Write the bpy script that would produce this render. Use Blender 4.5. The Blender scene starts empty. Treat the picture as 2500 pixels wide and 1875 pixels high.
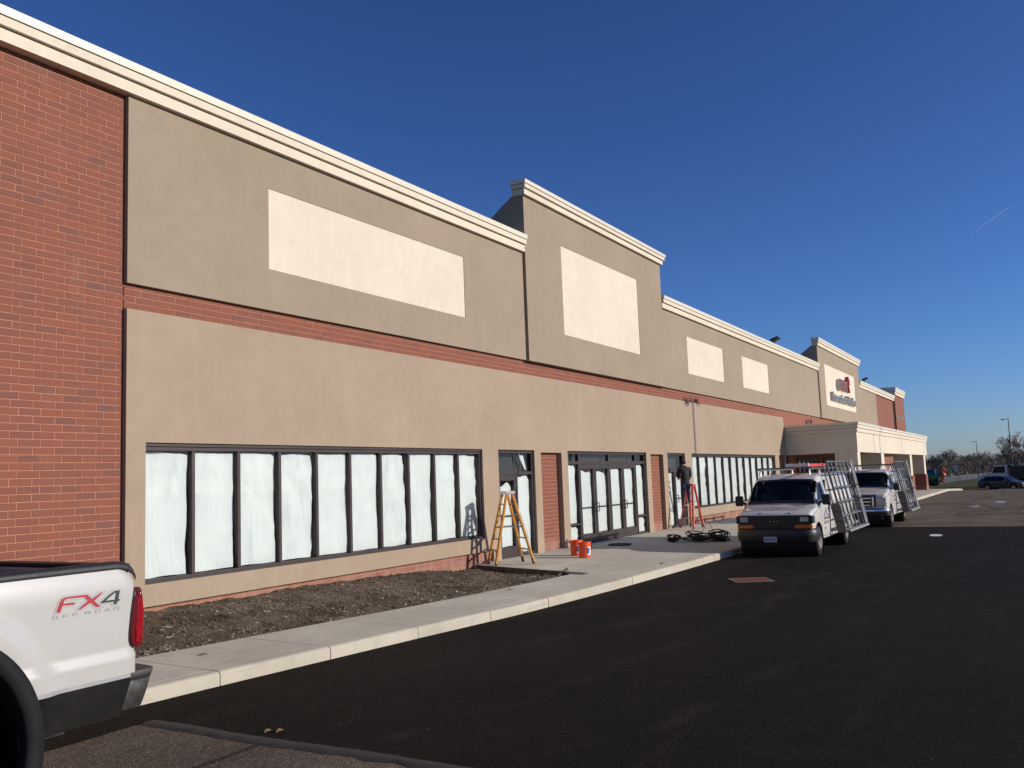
import bpy, bmesh, math, random
import numpy as np
from mathutils import Vector, Matrix, noise
random.seed(7)
scn = bpy.context.scene
col = scn.collection
R_ = math.radians

# ------------------------------------------------------------------ camera
CAM_Z = 2.08
F_PX, YAW, PITCH, ROLL = 2189.43, R_(59.768), R_(6.142), R_(-2.1816)
fw = Vector((math.sin(YAW)*math.cos(PITCH), math.cos(YAW)*math.cos(PITCH), math.sin(PITCH)))
rt = Vector((math.cos(YAW), -math.sin(YAW), 0)); up = rt.cross(fw)
c_, s_ = math.cos(ROLL), math.sin(ROLL)
RT, UP = c_*rt+s_*up, -s_*rt+c_*up
cam = bpy.data.cameras.new('camera'); cam_o = bpy.data.objects.new('camera', cam); col.objects.link(cam_o)
M = Matrix((RT, UP, -fw)).transposed().to_4x4(); M.translation = (0, 0, CAM_Z)
cam_o.matrix_world = M
cam.sensor_width = 36; cam.lens = 36*F_PX/2500; cam.clip_start = .1; cam.clip_end = 40000
scn.camera = cam_o
def ray(u, w):                     # photo pixel (2500x1875) -> world direction
    return (RT*((u-1250)/F_PX) + UP*(-(w-937.5)/F_PX) + fw)
def on_y(u, w, y):                 # where the pixel's ray meets the vertical plane Y=y
    d = ray(u, w); t = y/d.y; return Vector((d.x*t, y, d.z*t+CAM_Z))
def on_z(u, w, z):
    d = ray(u, w); t = (z-CAM_Z)/d.z; return Vector((d.x*t, d.y*t, z))

# ------------------------------------------------------------------ light
SUN_EL = R_(18.5); SX, SY = .32, -.947            # towards the sun, horizontally
sd = Vector((SX*math.cos(SUN_EL), SY*math.cos(SUN_EL), math.sin(SUN_EL))).normalized()
w = bpy.data.worlds.new('World'); scn.world = w; w.use_nodes = True
nt = w.node_tree; bg = nt.nodes['Background']
sky = nt.nodes.new('ShaderNodeTexSky'); sky.sky_type = 'NISHITA'; sky.sun_disc = False
sky.sun_elevation = SUN_EL; sky.sun_rotation = math.atan2(SX, SY)
sky.altitude = 200; sky.air_density = .9; sky.dust_density = .4; sky.ozone_density = 7.
gm = nt.nodes.new('ShaderNodeGamma'); gm.inputs[1].default_value = 1.25
tn = nt.nodes.new('ShaderNodeMix'); tn.data_type = 'RGBA'; tn.blend_type = 'MULTIPLY'; tn.inputs[0].default_value = 1.; tn.inputs[7].default_value = (1.14, .98, 1.03, 1)
nt.links.new(sky.outputs[0], gm.inputs[0]); nt.links.new(gm.outputs[0], tn.inputs[6]); nt.links.new(tn.outputs[2], bg.inputs[0]); bg.inputs[1].default_value = .078
sl = bpy.data.lights.new('sun', 'SUN'); sl.energy = 4.7; sl.angle = R_(.55); sl.color = (1, .925, .815)
so = bpy.data.objects.new('sun', sl); col.objects.link(so)
so.rotation_euler = sd.to_track_quat('Z', 'Y').to_euler(); so.location = (0, -20, 30)
scn.view_settings.view_transform = 'Standard'; scn.view_settings.look = 'None'
scn.view_settings.exposure = 0; scn.view_settings.gamma = 1; scn.view_settings.use_curve_mapping = False
scn.render.engine = 'CYCLES'
scn.cycles.max_bounces = 6; scn.cycles.transparent_max_bounces = 10

# ------------------------------------------------------------------ materials
class NB:
    def __init__(s, name):
        s.m = bpy.data.materials.new(name); s.m.use_nodes = True
        s.t = s.m.node_tree; s.t.nodes.clear()
        s.out = s.t.nodes.new('ShaderNodeOutputMaterial')
    def n(s, typ, **k):
        o = s.t.nodes.new('ShaderNode'+typ)
        for a, v in k.items(): setattr(o, a, v)
        return o
    def l(s, a, b): s.t.links.new(a, b)
    def set(s, inp, v):
        if hasattr(v, 'is_output') or isinstance(v, bpy.types.NodeSocket): s.l(v, inp)
        else:
            if isinstance(v, tuple) and len(v) == 3 and inp.type == 'RGBA': v = v+(1,)
            inp.default_value = v
    def pos(s): return s.n('NewGeometry').outputs['Position']
    def mapv(s, v, sc=(1,1,1)):
        o = s.n('Mapping'); s.l(v, o.inputs[0]); o.inputs['Scale'].default_value = sc; return o.outputs[0]
    def noise(s, v, scale, detail=4, rough=.55, dist=0):
        o = s.n('TexNoise'); s.l(v, o.inputs['Vector']); o.inputs['Scale'].default_value = scale
        o.inputs['Detail'].default_value = detail; o.inputs['Roughness'].default_value = rough
        o.inputs['Distortion'].default_value = dist; return o.outputs[0]
    def ramp(s, f, stops, interp='LINEAR'):
        o = s.n('ValToRGB'); s.l(f, o.inputs[0]); r = o.color_ramp; r.interpolation = interp
        while len(r.elements) < len(stops): r.elements.new(.5)
        for e, (p, c) in zip(r.elements, stops):
            e.position = p; e.color = (c, c, c, 1) if not isinstance(c, tuple) else c+(1,)
        return o.outputs[0]
    def mix(s, f, a, b, mode='MIX'):
        o = s.n('Mix', data_type='RGBA', blend_type=mode); s.set(o.inputs[0], f); s.set(o.inputs[6], a); s.set(o.inputs[7], b)
        return o.outputs[2]
    def math(s, op, a, b=0., c=None):
        o = s.n('Math', operation=op); s.set(o.inputs[0], a); s.set(o.inputs[1], b)
        if c is not None: s.set(o.inputs[2], c)
        return o.outputs[0]
    def bump(s, h, strength=.3, dist=.01):
        o = s.n('Bump'); o.inputs['Strength'].default_value = strength; o.inputs['Distance'].default_value = dist
        s.l(h, o.inputs['Height']); return o.outputs[0]
    def pbr(s, color, rough=.6, metal=0., normal=None, spec=.5, coat=0., trans=0., ior=1.5):
        b = s.n('BsdfPrincipled')
        s.set(b.inputs['Base Color'], color); s.set(b.inputs['Roughness'], rough); s.set(b.inputs['Metallic'], metal)
        b.inputs['Specular IOR Level'].default_value = spec; b.inputs['Coat Weight'].default_value = coat
        b.inputs['Coat Roughness'].default_value = .06
        b.inputs['Transmission Weight'].default_value = trans; b.inputs['IOR'].default_value = ior
        if normal is not None: s.l(normal, b.inputs['Normal'])
        s.l(b.outputs[0], s.out.inputs[0]); return b
def mixc(c, k): return tuple(max(0, min(1, v*k)) for v in c)
def simple(name, c, rough=.6, metal=0., var=.12, scale=4., bump=0., bscale=60., spec=.5, coat=0.):
    b = NB(name); p = b.pos()
    n = b.noise(p, scale, 5)
    colr = b.mix(b.ramp(n, [(.3, 0.), (.7, 1.)]), mixc(c, 1-var), mixc(c, 1+var))
    nm = b.bump(b.noise(p, bscale, 3), bump, .004) if bump else None
    rg = b.math('ADD', b.math('MULTIPLY', b.noise(p, scale*3, 3), .2), rough-.1)
    b.pbr(colr, rg, metal, nm, spec, coat); return b.m
def paint(name, c, rough=.28, dirt=.12, coat=.6):
    b = NB(name); p = b.pos()
    n = b.noise(p, 3., 6, .65); n2 = b.noise(p, 40., 4)
    d = b.math('MULTIPLY', b.ramp(n, [(.45, 0.), (.75, 1.)]), dirt)
    d = b.math('ADD', d, b.math('MULTIPLY', b.ramp(n2, [(.55, 0.), (.8, 1.)]), dirt*.4))
    b.pbr(b.mix(d, c, (.20, .165, .12)), b.math('ADD', b.math('MULTIPLY', n, .25), rough-.1), 0, None, .5, coat); return b.m

def stucco(name, c1, c2):
    b = NB(name); p = b.pos()
    n1 = b.noise(p, .55, 3, .5); n2 = b.noise(p, 3.5, 5, .6, .6)
    st = b.noise(b.mapv(p, (2.2, 2.2, .22)), 2., 4, .6)
    c = b.mix(b.ramp(n1, [(.36, 0.), (.64, 1.)]), c1, c2)
    c = b.mix(b.math('MULTIPLY', b.ramp(n2, [(.4, 0.), (.75, 1.)]), .24), c, mixc(c1, .70))
    c = b.mix(b.math('MULTIPLY', b.ramp(st, [(.52, 0.), (.72, 1.)]), .16), c, mixc(c2, 1.28))
    sp = b.noise(p, 9., 2, .5)
    c = b.mix(b.math('MULTIPLY', b.ramp(sp, [(.68, 0.), (.74, 1.)]), .22), c, mixc(c1, .62))
    h = b.math('ADD', b.noise(p, 160., 2, .6), b.math('MULTIPLY', b.noise(p, 7., 3), 1.2))
    b.pbr(c, .92, 0, b.bump(h, .35, .004), .25); return b.m

BL, BH = .3048, .1016; BX0, BZ0 = 8.155, 1.430        # brick module, origin of the bond
def brick_nodes(b, mortar):
    p = b.pos(); sep = b.n('SeparateXYZ'); b.l(p, sep.inputs[0])
    zr = b.math('DIVIDE', b.math('SUBTRACT', sep.outputs[2], BZ0-100*BH), BH)
    row = b.math('FLOOR', zr); fz = b.math('FRACT', zr)
    par = b.math('MODULO', row, 2.)
    # walls that run in depth use Y where X does not vary
    nrm = b.n('NewGeometry'); sn = b.n('SeparateXYZ'); b.l(nrm.outputs['True Normal'], sn.inputs[0])
    side = b.math('GREATER_THAN', b.math('ABSOLUTE', sn.outputs[0]), .7)
    along = b.math('ADD', b.math('MULTIPLY', sep.outputs[0], b.math('SUBTRACT', 1., side)), b.math('MULTIPLY', sep.outputs[1], side))
    xr = b.math('DIVIDE', b.math('SUBTRACT', along, b.math('ADD', BX0-300*BL, b.math('MULTIPLY', par, .345*BL))), BL)
    colm = b.math('FLOOR', xr); fx = b.math('FRACT', xr)
    cmb = b.n('CombineXYZ'); b.l(colm, cmb.inputs[0]); b.l(row, cmb.inputs[1])
    wn = b.n('TexWhiteNoise', noise_dimensions='3D'); b.l(cmb.outputs[0], wn.inputs['Vector'])
    c = b.ramp(wn.outputs[0], [(0, (.175, .074, .056)), (.08, (.200, .075, .050)), (.45, (.216, .079, .050)), (.75, (.229, .081, .049)), (.95, (.245, .080, .046)), (.985, (.195, .075, .055)), (1, (.145, .080, .066))])
    n = b.noise(p, 90., 3, .7); n2 = b.noise(p, 14., 4, .6)
    c = b.mix(b.math('MULTIPLY', b.ramp(n, [(.35, 0.), (.7, 1.)]), .35), c, (.145, .055, .042))
    c = b.mix(b.math('MULTIPLY', b.ramp(n2, [(.55, 0.), (.8, 1.)]), .22), c, (.30, .125, .088))
    eff = b.noise(b.mapv(p, (1, 1, .5)), 1.1, 5, .65)
    c = b.mix(b.math('MULTIPLY', b.ramp(eff, [(.60, 0.), (.78, 1.)]), .20), c, (.36, .22, .18))
    foot = b.math('MULTIPLY', b.ramp(b.math('ADD', sep.outputs[2], b.math('MULTIPLY', eff, .25)), [(.50, 1.), (.72, 0.)]), b.ramp(b.noise(b.mapv(p, (1, 1, .4)), 3.5, 5, .7), [(.35, .1), (.65, .65)]))
    c = b.mix(foot, c, (.40, .25, .20))
    h = b.math('MULTIPLY', b.noise(p, 220., 3, .7), .4)
    if mortar:
        mx = b.math('MINIMUM', fx, b.math('SUBTRACT', 1., fx)); mz = b.math('MINIMUM', fz, b.math('SUBTRACT', 1., fz))
        k = b.math('MINIMUM', b.math('GREATER_THAN', mx, .018), b.math('GREATER_THAN', mz, .055))
        c = b.mix(k, (.37, .17, .115), c)
        h = b.math('ADD', h, k)
    b.pbr(c, .85, 0, b.bump(h, .4, .005), .3)
def brick_mat(name, mortar):
    b = NB(name); brick_nodes(b, mortar); return b.m

def asphalt_new():
    b = NB('new_asphalt'); p = b.pos()
    ag = b.n('TexVoronoi'); b.l(p, ag.inputs['Vector']); ag.inputs['Scale'].default_value = 95.
    big = b.noise(p, .35, 5, .6); mid = b.noise(p, 2.2, 5, .62, .4)
    trk = b.noise(b.mapv(p, (.10, 1.3, 1)), 1.6, 4, .6)
    c = b.mix(b.ramp(big, [(.35, 0.), (.7, 1.)]), (.0085, .0063, .0048), (.0135, .0095, .0070))
    c = b.mix(b.math('MULTIPLY', b.ramp(mid, [(.5, 0.), (.78, 1.)]), .65), c, (.024, .0175, .013))
    c = b.mix(b.math('MULTIPLY', b.ramp(trk, [(.56, 0.), (.72, 1.)]), .55), c, (.028, .0205, .0155))
    sx = b.n('SeparateXYZ'); b.l(b.pos(), sx.inputs[0])
    for cx, cy, R0, wd in ((30., -9., 16.2, .11), (30., -9., 17.9, .11), (2., -22., 29.5, .13), (2., -22., 31.2, .13), (14., 40., 36.5, .10), (14., 40., 38.1, .10)):
        dx = b.math('SUBTRACT', sx.outputs[0], cx); dy = b.math('SUBTRACT', sx.outputs[1], cy)
        dist = b.math('SQRT', b.math('ADD', b.math('MULTIPLY', dx, dx), b.math('MULTIPLY', dy, dy)))
        e = b.math('ABSOLUTE', b.math('SUBTRACT', b.math('ADD', dist, b.math('MULTIPLY', big, .8)), R0))
        k = b.math('MULTIPLY', b.ramp(b.math('DIVIDE', e, wd*2), [(.2, 1.), (.8, 0.)]), b.ramp(b.noise(b.pos(), 1.1, 5, .7), [(.42, 0.), (.62, .6)]))
        c = b.mix(k, c, (.030, .0225, .017))
    wide = b.noise(b.pos(), .12, 4, .6)
    c = b.mix(b.math('MULTIPLY', b.ramp(wide, [(.42, 0.), (.68, 1.)]), .55), c, (.0225, .0155, .0115))
    sep = b.n('SeparateColor'); b.l(ag.outputs['Color'], sep.inputs[0])
    sp = b.ramp(sep.outputs[0], [(0., .35), (.6, .95), (.9, 1.7), (1., 3.6)])
    c = b.mix(1., c, sp, 'MULTIPLY')
    fl = b.n('TexVoronoi'); b.l(p, fl.inputs['Vector']); fl.inputs['Scale'].default_value = 7.
    g = b.math('LESS_THAN', fl.outputs['Distance'], .045)
    sc2 = b.n('SeparateColor'); b.l(fl.outputs['Color'], sc2.inputs[0])
    g = b.math('MULTIPLY', g, b.math('GREATER_THAN', sc2.outputs[1], .80))
    c = b.mix(g, c, (.30, .27, .23))
    h = b.math('ADD', b.math('MULTIPLY', ag.outputs['Distance'], -1.), b.math('MULTIPLY', b.noise(p, 30., 3), .6))
    b.pbr(c, .93, 0, b.bump(h, 1., .014), .10); return b.m
def asphalt_old():
    b = NB('old_asphalt'); p = b.pos()
    ag = b.n('TexVoronoi'); b.l(p, ag.inputs['Vector']); ag.inputs['Scale'].default_value = 75.
    big = b.noise(p, .22, 5, .6, .5); streak = b.noise(b.mapv(p, (.16, .9, 1)), 1.1, 5, .65)
    c = b.mix(b.ramp(big, [(.35, 0.), (.68, 1.)]), (.120, .093, .069), (.195, .152, .113))
    c = b.mix(b.math('MULTIPLY', b.ramp(streak, [(.45, 0.), (.68, 1.)]), .55), c, (.075, .058, .044))
    cr = b.n('TexVoronoi', feature='DISTANCE_TO_EDGE'); b.l(b.mapv(p, (.11, .3, 1)), cr.inputs['Vector']); cr.inputs['Scale'].default_value = 1.
    crk = b.math('LESS_THAN', b.math('ADD', cr.outputs['Distance'], b.math('MULTIPLY', b.noise(p, 3., 4), .02)), .019)
    c = b.mix(b.math('MULTIPLY', crk, .7), c, (.022, .018, .015))
    sep = b.n('SeparateColor'); b.l(ag.outputs['Color'], sep.inputs[0])
    c = b.mix(1., c, b.ramp(sep.outputs[0], [(0., .5), (.7, 1.05), (1., 1.9)]), 'MULTIPLY')
    b.pbr(c, .95, 0, b.bump(b.math('MULTIPLY', ag.outputs['Distance'], -1.), .8, .01), .15); return b.m
def concrete(name, c1, c2, stain=.3):
    b = NB(name); p = b.pos()
    n1 = b.noise(p, .8, 5, .6); n2 = b.noise(p, 5., 6, .7); st = b.noise(b.mapv(p, (.35, 1.6, 9.)), 1.7, 5, .65)
    c = b.mix(b.ramp(n1, [(.35, 0.), (.65, 1.)]), c1, c2)
    c = b.mix(b.math('MULTIPLY', b.ramp(n2, [(.5, 0.), (.8, 1.)]), stain), c, mixc(c1, .6))
    c = b.mix(b.math('MULTIPLY', b.ramp(st, [(.55, 0.), (.75, 1.)]), stain), c, mixc(c1, .68))
    sp = b.noise(p, 70., 2)
    c = b.mix(b.math('MULTIPLY', b.ramp(sp, [(.62, 0.), (.75, 1.)]), .25), c, mixc(c1, .5))
    b.pbr(c, .9, 0, b.bump(b.math('ADD', sp, b.math('MULTIPLY', n2, 2.)), .25, .004), .25); return b.m
def soil_mat(name, k=1.):
    b = NB(name); p = b.pos()
    n1 = b.noise(p, 1.0, 6, .75, .6); n2 = b.noise(p, 22., 5, .7)
    c = b.ramp(n1, [(.36, mixc((.070, .050, .034), k)), (.5, mixc((.130, .096, .066), k)), (.62, mixc((.19, .150, .108), k)), (.75, mixc((.095, .069, .048), k))])
    c = b.mix(b.math('MULTIPLY', b.ramp(n2, [(.35, 0.), (.7, 1.)]), .55), c, mixc((.045, .035, .026), k))
    b.pbr(c, .97, 0, b.bump(n2, .9, .03), .1); return b.m
def grass_mat():
    b = NB('lawn'); p = b.pos()
    n1 = b.noise(p, .25, 5, .6); n2 = b.noise(p, 12., 5, .7)
    c = b.ramp(n1, [(.3, (.060, .066, .020)), (.55, (.105, .100, .036)), (.75, (.16, .135, .062))])
    c = b.mix(b.math('MULTIPLY', n2, .5), c, (.04, .045, .015))
    b.pbr(c, .95, 0, b.bump(n2, .8, .05), .1); return b.m
def paper_mat():
    b = NB('window_paper'); p = b.pos()
    n1 = b.noise(p, 1.6, 4, .6); n2 = b.noise(b.mapv(p, (3., 3., .8)), 2., 4)
    c = b.mix(b.ramp(n1, [(.3, 0.), (.7, 1.)]), (.59, .60, .595), (.635, .64, .63))
    cr1 = b.noise(b.mapv(p, (1.3, 1., .6)), 1.0, 2, .4, 1.2); cr2 = b.noise(b.mapv(p, (2.2, 1., .35)), 2.2, 2, .5, .8)
    h = b.math('ADD', b.math('ABSOLUTE', b.math('SUBTRACT', cr1, .5)), b.math('MULTIPLY', b.math('ABSOLUTE', b.math('SUBTRACT', cr2, .5)), .5))
    b.pbr(c, .9, 0, b.bump(h, 1., .055), .1); return b.m
def glass_mat(name, tint=(.90, .94, .945), boost=1.):
    b = NB(name)
    tr = b.n('BsdfTransparent'); tr.inputs[0].default_value = tint+(1,)
    gl = b.n('BsdfGlossy'); gl.inputs['Roughness'].default_value = .02
    fr = b.n('Fresnel'); fr.inputs[0].default_value = 1.5
    mx = b.n('MixShader'); b.l(b.math('MULTIPLY', fr.outputs[0], boost), mx.inputs[0])
    b.l(tr.outputs[0], mx.inputs[1]); b.l(gl.outputs[0], mx.inputs[2]); b.l(mx.outputs[0], b.out.inputs[0]); return b.m

STUC_LO = stucco('tan_stucco', (.325, .248, .176), (.350, .270, .195))
STUC_UP = stucco('taupe_stucco', (.285, .232, .165), (.315, .248, .184))
CREAM = stucco('cream_stucco', (.62, .545, .430), (.66, .585, .47))
COPING = simple('cream_coping', (.70, .63, .49), .30, 0, .04, 2., 0, 60, .6)
BRICK = brick_mat('red_brick', False); BRICKFAR = brick_mat('red_brickwork', True)
MORTAR = simple('peach_mortar', (.44, .205, .130), .95, 0, .12, 6., .4, 120., .2)
ASPH_N = asphalt_new(); ASPH_O = asphalt_old()
WALK = concrete('sidewalk_concrete', (.445, .405, .325), (.53, .485, .395), .34)
KERB = concrete('kerb_concrete', (.42, .375, .295), (.50, .45, .36), .42)
SOIL = soil_mat('bare_soil', 1.0); CLOD = soil_mat('soil_clods', 1.2); STONE = simple('pale_gravel', (.34, .29, .23), .9, 0, .35, 30.)
LAWN = grass_mat(); PAPER = paper_mat(); GLASS = glass_mat('window_glass')
FRAME = simple('bronze_aluminium', (.040, .028, .025), .5, 0., .15, 3., 0, 60, .4)
DARKIN = simple('unlit_room_dark', (.02, .02, .022), .9)
WHITE = paint('white_paint', (.43, .42, .395), .3, .16, .4); VANW = paint('van_white_paint', (.64, .615, .575), .3, .16)
VGREY = simple('charcoal_paint', (.0125, .0115, .0105), .7, 0, .3, 5., 0, 60, .06)
BLACKP = simple('black_plastic', (.012, .012, .013), .55, 0, .2, 12., .25, 200.)
CHROME = simple('chrome', (.62, .63, .65), .14, 1., .08, 6.); STEEL = simple('rack_steel', (.16, .16, .165), .5, .55, .15, 9.)
ALU = simple('worn_aluminium', (.36, .35, .33), .5, .7, .2, 12.)
RUBBER = simple('tyre_rubber', (.020, .019, .018), .9, 0, .25, 10., .3, 150., .15); RIMM = simple('wheel_rim', (.48, .46, .42), .4, .7, .15, 8.)
VGLASS = simple('dark_vehicle_glass', (.007, .008, .008), .12, 0, .2, 2., 0, 60, .22)
LIGHTG = simple('headlight_glass', (.42, .43, .44), .12, .3, .2, 20.); AMBER = simple('amber_lens', (.62, .15, .010), .25, 0, .2, 25.)
REDL = simple('red_lens', (.24, .004, .010), .15, 0, .45, 30., .2, 90., .5, .6); REDD = simple('dark_red_lens', (.10, .006, .010), .2, 0, .2, 30.)
YELF = simple('yellow_fibreglass', (.62, .27, .030), .5, 0, .15, 8.); REDF = simple('red_fibreglass', (.52, .045, .032), .5, 0, .15, 8.)
ORANGE = simple('orange_plastic', (.80, .095, .018), .4, 0, .12, 6.); INK_W = simple('white_print', (.72, .72, .70), .6)
INK_R = simple('red_print', (.30, .008, .020), .5); INK_B = simple('blue_print', (.035, .085, .30), .5); INK_G = simple('grey_print', (.16, .16, .17), .5); INK_K = simple('black_print', (.010, .012, .025), .5)
RUST = simple('rusty_iron', (.19, .075, .035), .85, .2, .4, 20., .5, 80.); IRON = simple('grey_iron', (.22, .19, .16), .8, .3, .3, 20.)
HOSEM = simple('black_hose', (.010, .010, .011), .5, 0, .2, 20.)
WOOD = simple('weathered_board', (.115, .072, .048), .9, 0, .3, 6.)
POLE = simple('bronze_pole', (.10, .085, .07), .6, .2, .15, 4.); POLED = simple('dark_pole', (.03, .03, .032), .6)
BARK = simple('winter_bark', (.085, .068, .055), .95, 0, .3, 3.); TWIG = simple('winter_twigs', (.125, .092, .075), .95, 0, .35, .6)
TWIGB = simple('far_twigs', (.115, .080, .068), .95, 0, .35, .12)
NAVY = paint('navy_paint', (.025, .035, .060), .25, .1); DUMP = paint('dark_green_paint', (.014, .018, .016), .5, .2, .1)
GREENP = simple('green_plastic', (.035, .30, .045), .4); BLUEP = simple('teal_plastic', (.012, .065, .085), .4)
SKIN = simple('skin', (.42, .24, .17), .6); JACKET = simple('dark_jacket', (.022, .019, .017), .9, 0, .3, 9., .3, 40.); JEANS = simple('blue_jeans', (.030, .045, .085), .9, 0, .3, 12., .3, 50.)
CAPM = simple('black_cap', (.010, .010, .012), .9); BOOT = simple('brown_boots', (.06, .04, .025), .8)
SEALANT = simple('asphalt_edge', (.030, .026, .022), .9, 0, .3, 8., .6, 60.)
LEAF = simple('dead_leaf', (.16, .10, .04), .9); BLUEPAINT = simple('faded_blue_paint', (.24, .27, .34), .9, 0, .3, 5.); WHITEPAINT = simple('faded_white_paint', (.62, .62, .60), .9, 0, .15, 8.)
ROOFM = simple('roof_membrane', (.35, .34, .32), .9)

# ------------------------------------------------------------------ mesh helpers
W = {}
class MB:
    def __init__(s): s.v = []; s.f = []; s.m = []
    def quad(s, a, b, c, d, m=0):
        i = len(s.v); s.v += [tuple(a), tuple(b), tuple(c), tuple(d)]; s.f.append((i, i+1, i+2, i+3)); s.m.append(m)
    def box(s, x0, x1, y0, y1, z0, z1, m=0):
        i = len(s.v)
        s.v += [(x0,y0,z0),(x1,y0,z0),(x1,y1,z0),(x0,y1,z0),(x0,y0,z1),(x1,y0,z1),(x1,y1,z1),(x0,y1,z1)]
        for q in ((0,3,2,1),(4,5,6,7),(0,1,5,4),(1,2,6,5),(2,3,7,6),(3,0,4,7)): s.f.append(tuple(i+k for k in q)); s.m.append(m)
    def bar(s, p, q, w, h=None, m=0, upv=(0,0,1)):       # rectangular bar from p to q
        p, q = Vector(p), Vector(q); h = h or w; d = (q-p).normalized(); u = Vector(upv)
        if abs(d.dot(u)) > .95: u = Vector((1,0,0)) if abs(d.x) < .9 else Vector((0,1,0))
        a = d.cross(u).normalized()*w/2; b = a.cross(d).normalized()*h/2; i = len(s.v)
        for c in (p, q):
            for e in (-a-b, a-b, a+b, -a+b): s.v.append(tuple(c+e))
        for q4 in ((0,3,2,1),(4,5,6,7),(0,1,5,4),(1,2,6,5),(2,3,7,6),(3,0,4,7)): s.f.append(tuple(i+k for k in q4)); s.m.append(m)
    def tube(s, pts, r, n=8, m=0, closed=False, caps=True):
        pts = [Vector(p) for p in pts]; L = len(pts); rs = r if isinstance(r, (list, tuple)) else [r]*L
        i0 = len(s.v); ref = None
        for k, p in enumerate(pts):
            a = pts[(k-1) % L] if (k or closed) else p; b = pts[(k+1) % L] if (k < L-1 or closed) else p
            d = (b-a).normalized()
            if ref is None: ref = d.orthogonal().normalized()
            ref = (ref-d*ref.dot(d)); ref = ref.normalized() if ref.length > 1e-6 else d.orthogonal().normalized()
            o = d.cross(ref)
            for j in range(n):
                t = 2*math.pi*j/n; s.v.append(tuple(p+rs[k]*(math.cos(t)*ref+math.sin(t)*o)))
        for k in range(L if closed else L-1):
            for j in range(n):
                a = i0+k*n+j; b = i0+k*n+(j+1) % n; k2 = (k+1) % L
                s.f.append((a, b, i0+k2*n+(j+1) % n, i0+k2*n+j)); s.m.append(m)
        if caps and not closed:
            s.f.append(tuple(i0+j for j in reversed(range(n)))); s.m.append(m)
            s.f.append(tuple(i0+(L-1)*n+j for j in range(n))); s.m.append(m)
    def prism(s, poly, axis, a, b, m=0, caps=True):       # poly in the other two axes, extruded along axis
        def P(u, v, t): return {'x': (t,u,v), 'y': (u,t,v), 'z': (u,v,t)}[axis]
        i = len(s.v); n = len(poly)
        s.v += [P(u,v,a) for u,v in poly]+[P(u,v,b) for u,v in poly]
        for k in range(n): s.f.append((i+k, i+(k+1)%n, i+n+(k+1)%n, i+n+k)); s.m.append(m)
        if caps:
            s.f.append(tuple(i+k for k in reversed(range(n)))); s.m.append(m)
            s.f.append(tuple(i+n+k for k in range(n))); s.m.append(m)
    def grid(s, P, m=0, flip=False):                      # P: list of rows of points
        i0 = len(s.v); R, C = len(P), len(P[0])
        for r in P: s.v += [tuple(q) for q in r]
        for r in range(R-1):
            for c in range(C-1):
                q = (i0+r*C+c, i0+r*C+c+1, i0+(r+1)*C+c+1, i0+(r+1)*C+c)
                s.f.append(q[::-1] if flip else q); s.m.append(m)
    def lathe(s, prof, c, axis='z', n=24, m=0, caps=False):  # prof: (r, t) along axis
        i0 = len(s.v); L = len(prof)
        for r, t in prof:
            for j in range(n):
                a = 2*math.pi*j/n; u, v = r*math.cos(a), r*math.sin(a)
                q = {'z': (u,v,t), 'y': (u,t,v), 'x': (t,u,v)}[axis]; s.v.append((c[0]+q[0], c[1]+q[1], c[2]+q[2]))
        for k in range(L-1):
            for j in range(n): s.f.append((i0+k*n+j, i0+k*n+(j+1)%n, i0+(k+1)*n+(j+1)%n, i0+(k+1)*n+j)); s.m.append(m)
        if caps:
            s.f.append(tuple(i0+j for j in range(n))); s.m.append(m); s.f.append(tuple(i0+(L-1)*n+j for j in range(n))); s.m.append(m)
    def ell(s, c, r, n=16, k=10, m=0):
        P = []
        for a in range(k+1):
            t = math.pi*a/k-math.pi/2
            P.append([(c[0]+r[0]*math.cos(t)*math.cos(2*math.pi*j/n), c[1]+r[1]*math.cos(t)*math.sin(2*math.pi*j/n), c[2]+r[2]*math.sin(t)) for j in range(n+1)])
        s.grid(P, m)
    def mesh(s, name, mats, smooth=False, org=(0,0,0)):
        me = bpy.data.meshes.new(name)
        o = Vector(org); me.from_pydata([tuple(Vector(v)-o) for v in s.v], [], s.f)
        for mt in (mats if isinstance(mats, (list, tuple)) else [mats]): me.materials.append(mt)
        me.polygons.foreach_set('material_index', s.m)
        if smooth: me.polygons.foreach_set('use_smooth', [True]*len(s.f))
        bm = bmesh.new(); bm.from_mesh(me); bmesh.ops.remove_doubles(bm, verts=bm.verts, dist=1e-5); bmesh.ops.recalc_face_normals(bm, faces=bm.faces); bm.to_mesh(me); bm.free()
        me.update(); return me
    def build(s, name, mats, parent=None, smooth=False, bevel=0., keep=False, angle=40):
        a = np.array(s.v); c = Vector((a.min(0)+a.max(0))/2) if not keep else Vector((0,0,0))
        if parent is None and not keep: c.z = a[:, 2].min()
        o = bpy.data.objects.new(name, s.mesh(name, mats, smooth, c)); col.objects.link(o)
        W[o.name] = c
        if parent is not None: o.parent = parent; o.location = c-W[parent.name]
        else: o.location = c
        if bevel:
            b = o.modifiers.new('bevel', 'BEVEL'); b.width = bevel; b.segments = 2; b.limit_method = 'ANGLE'; b.angle_limit = R_(35)
        if smooth:
            for p in o.data.polygons: p.use_smooth = True
            if hasattr(o.data, 'set_sharp_from_angle'): o.data.set_sharp_from_angle(angle=R_(angle))
        return o
def thing(name, loc, label, cat, group=None):
    o = bpy.data.objects.new(name, None); col.objects.link(o); o.location = loc; o.empty_display_size = .3
    W[o.name] = Vector(loc); return tag(o, label, cat, group)
def tag(o, label=None, cat=None, group=None, kind=None):
    if label: o['label'] = label
    if cat: o['category'] = cat
    if group: o['group'] = group
    if kind: o['kind'] = kind
    return o
def struct(o): o['kind'] = 'structure'; return o
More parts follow.
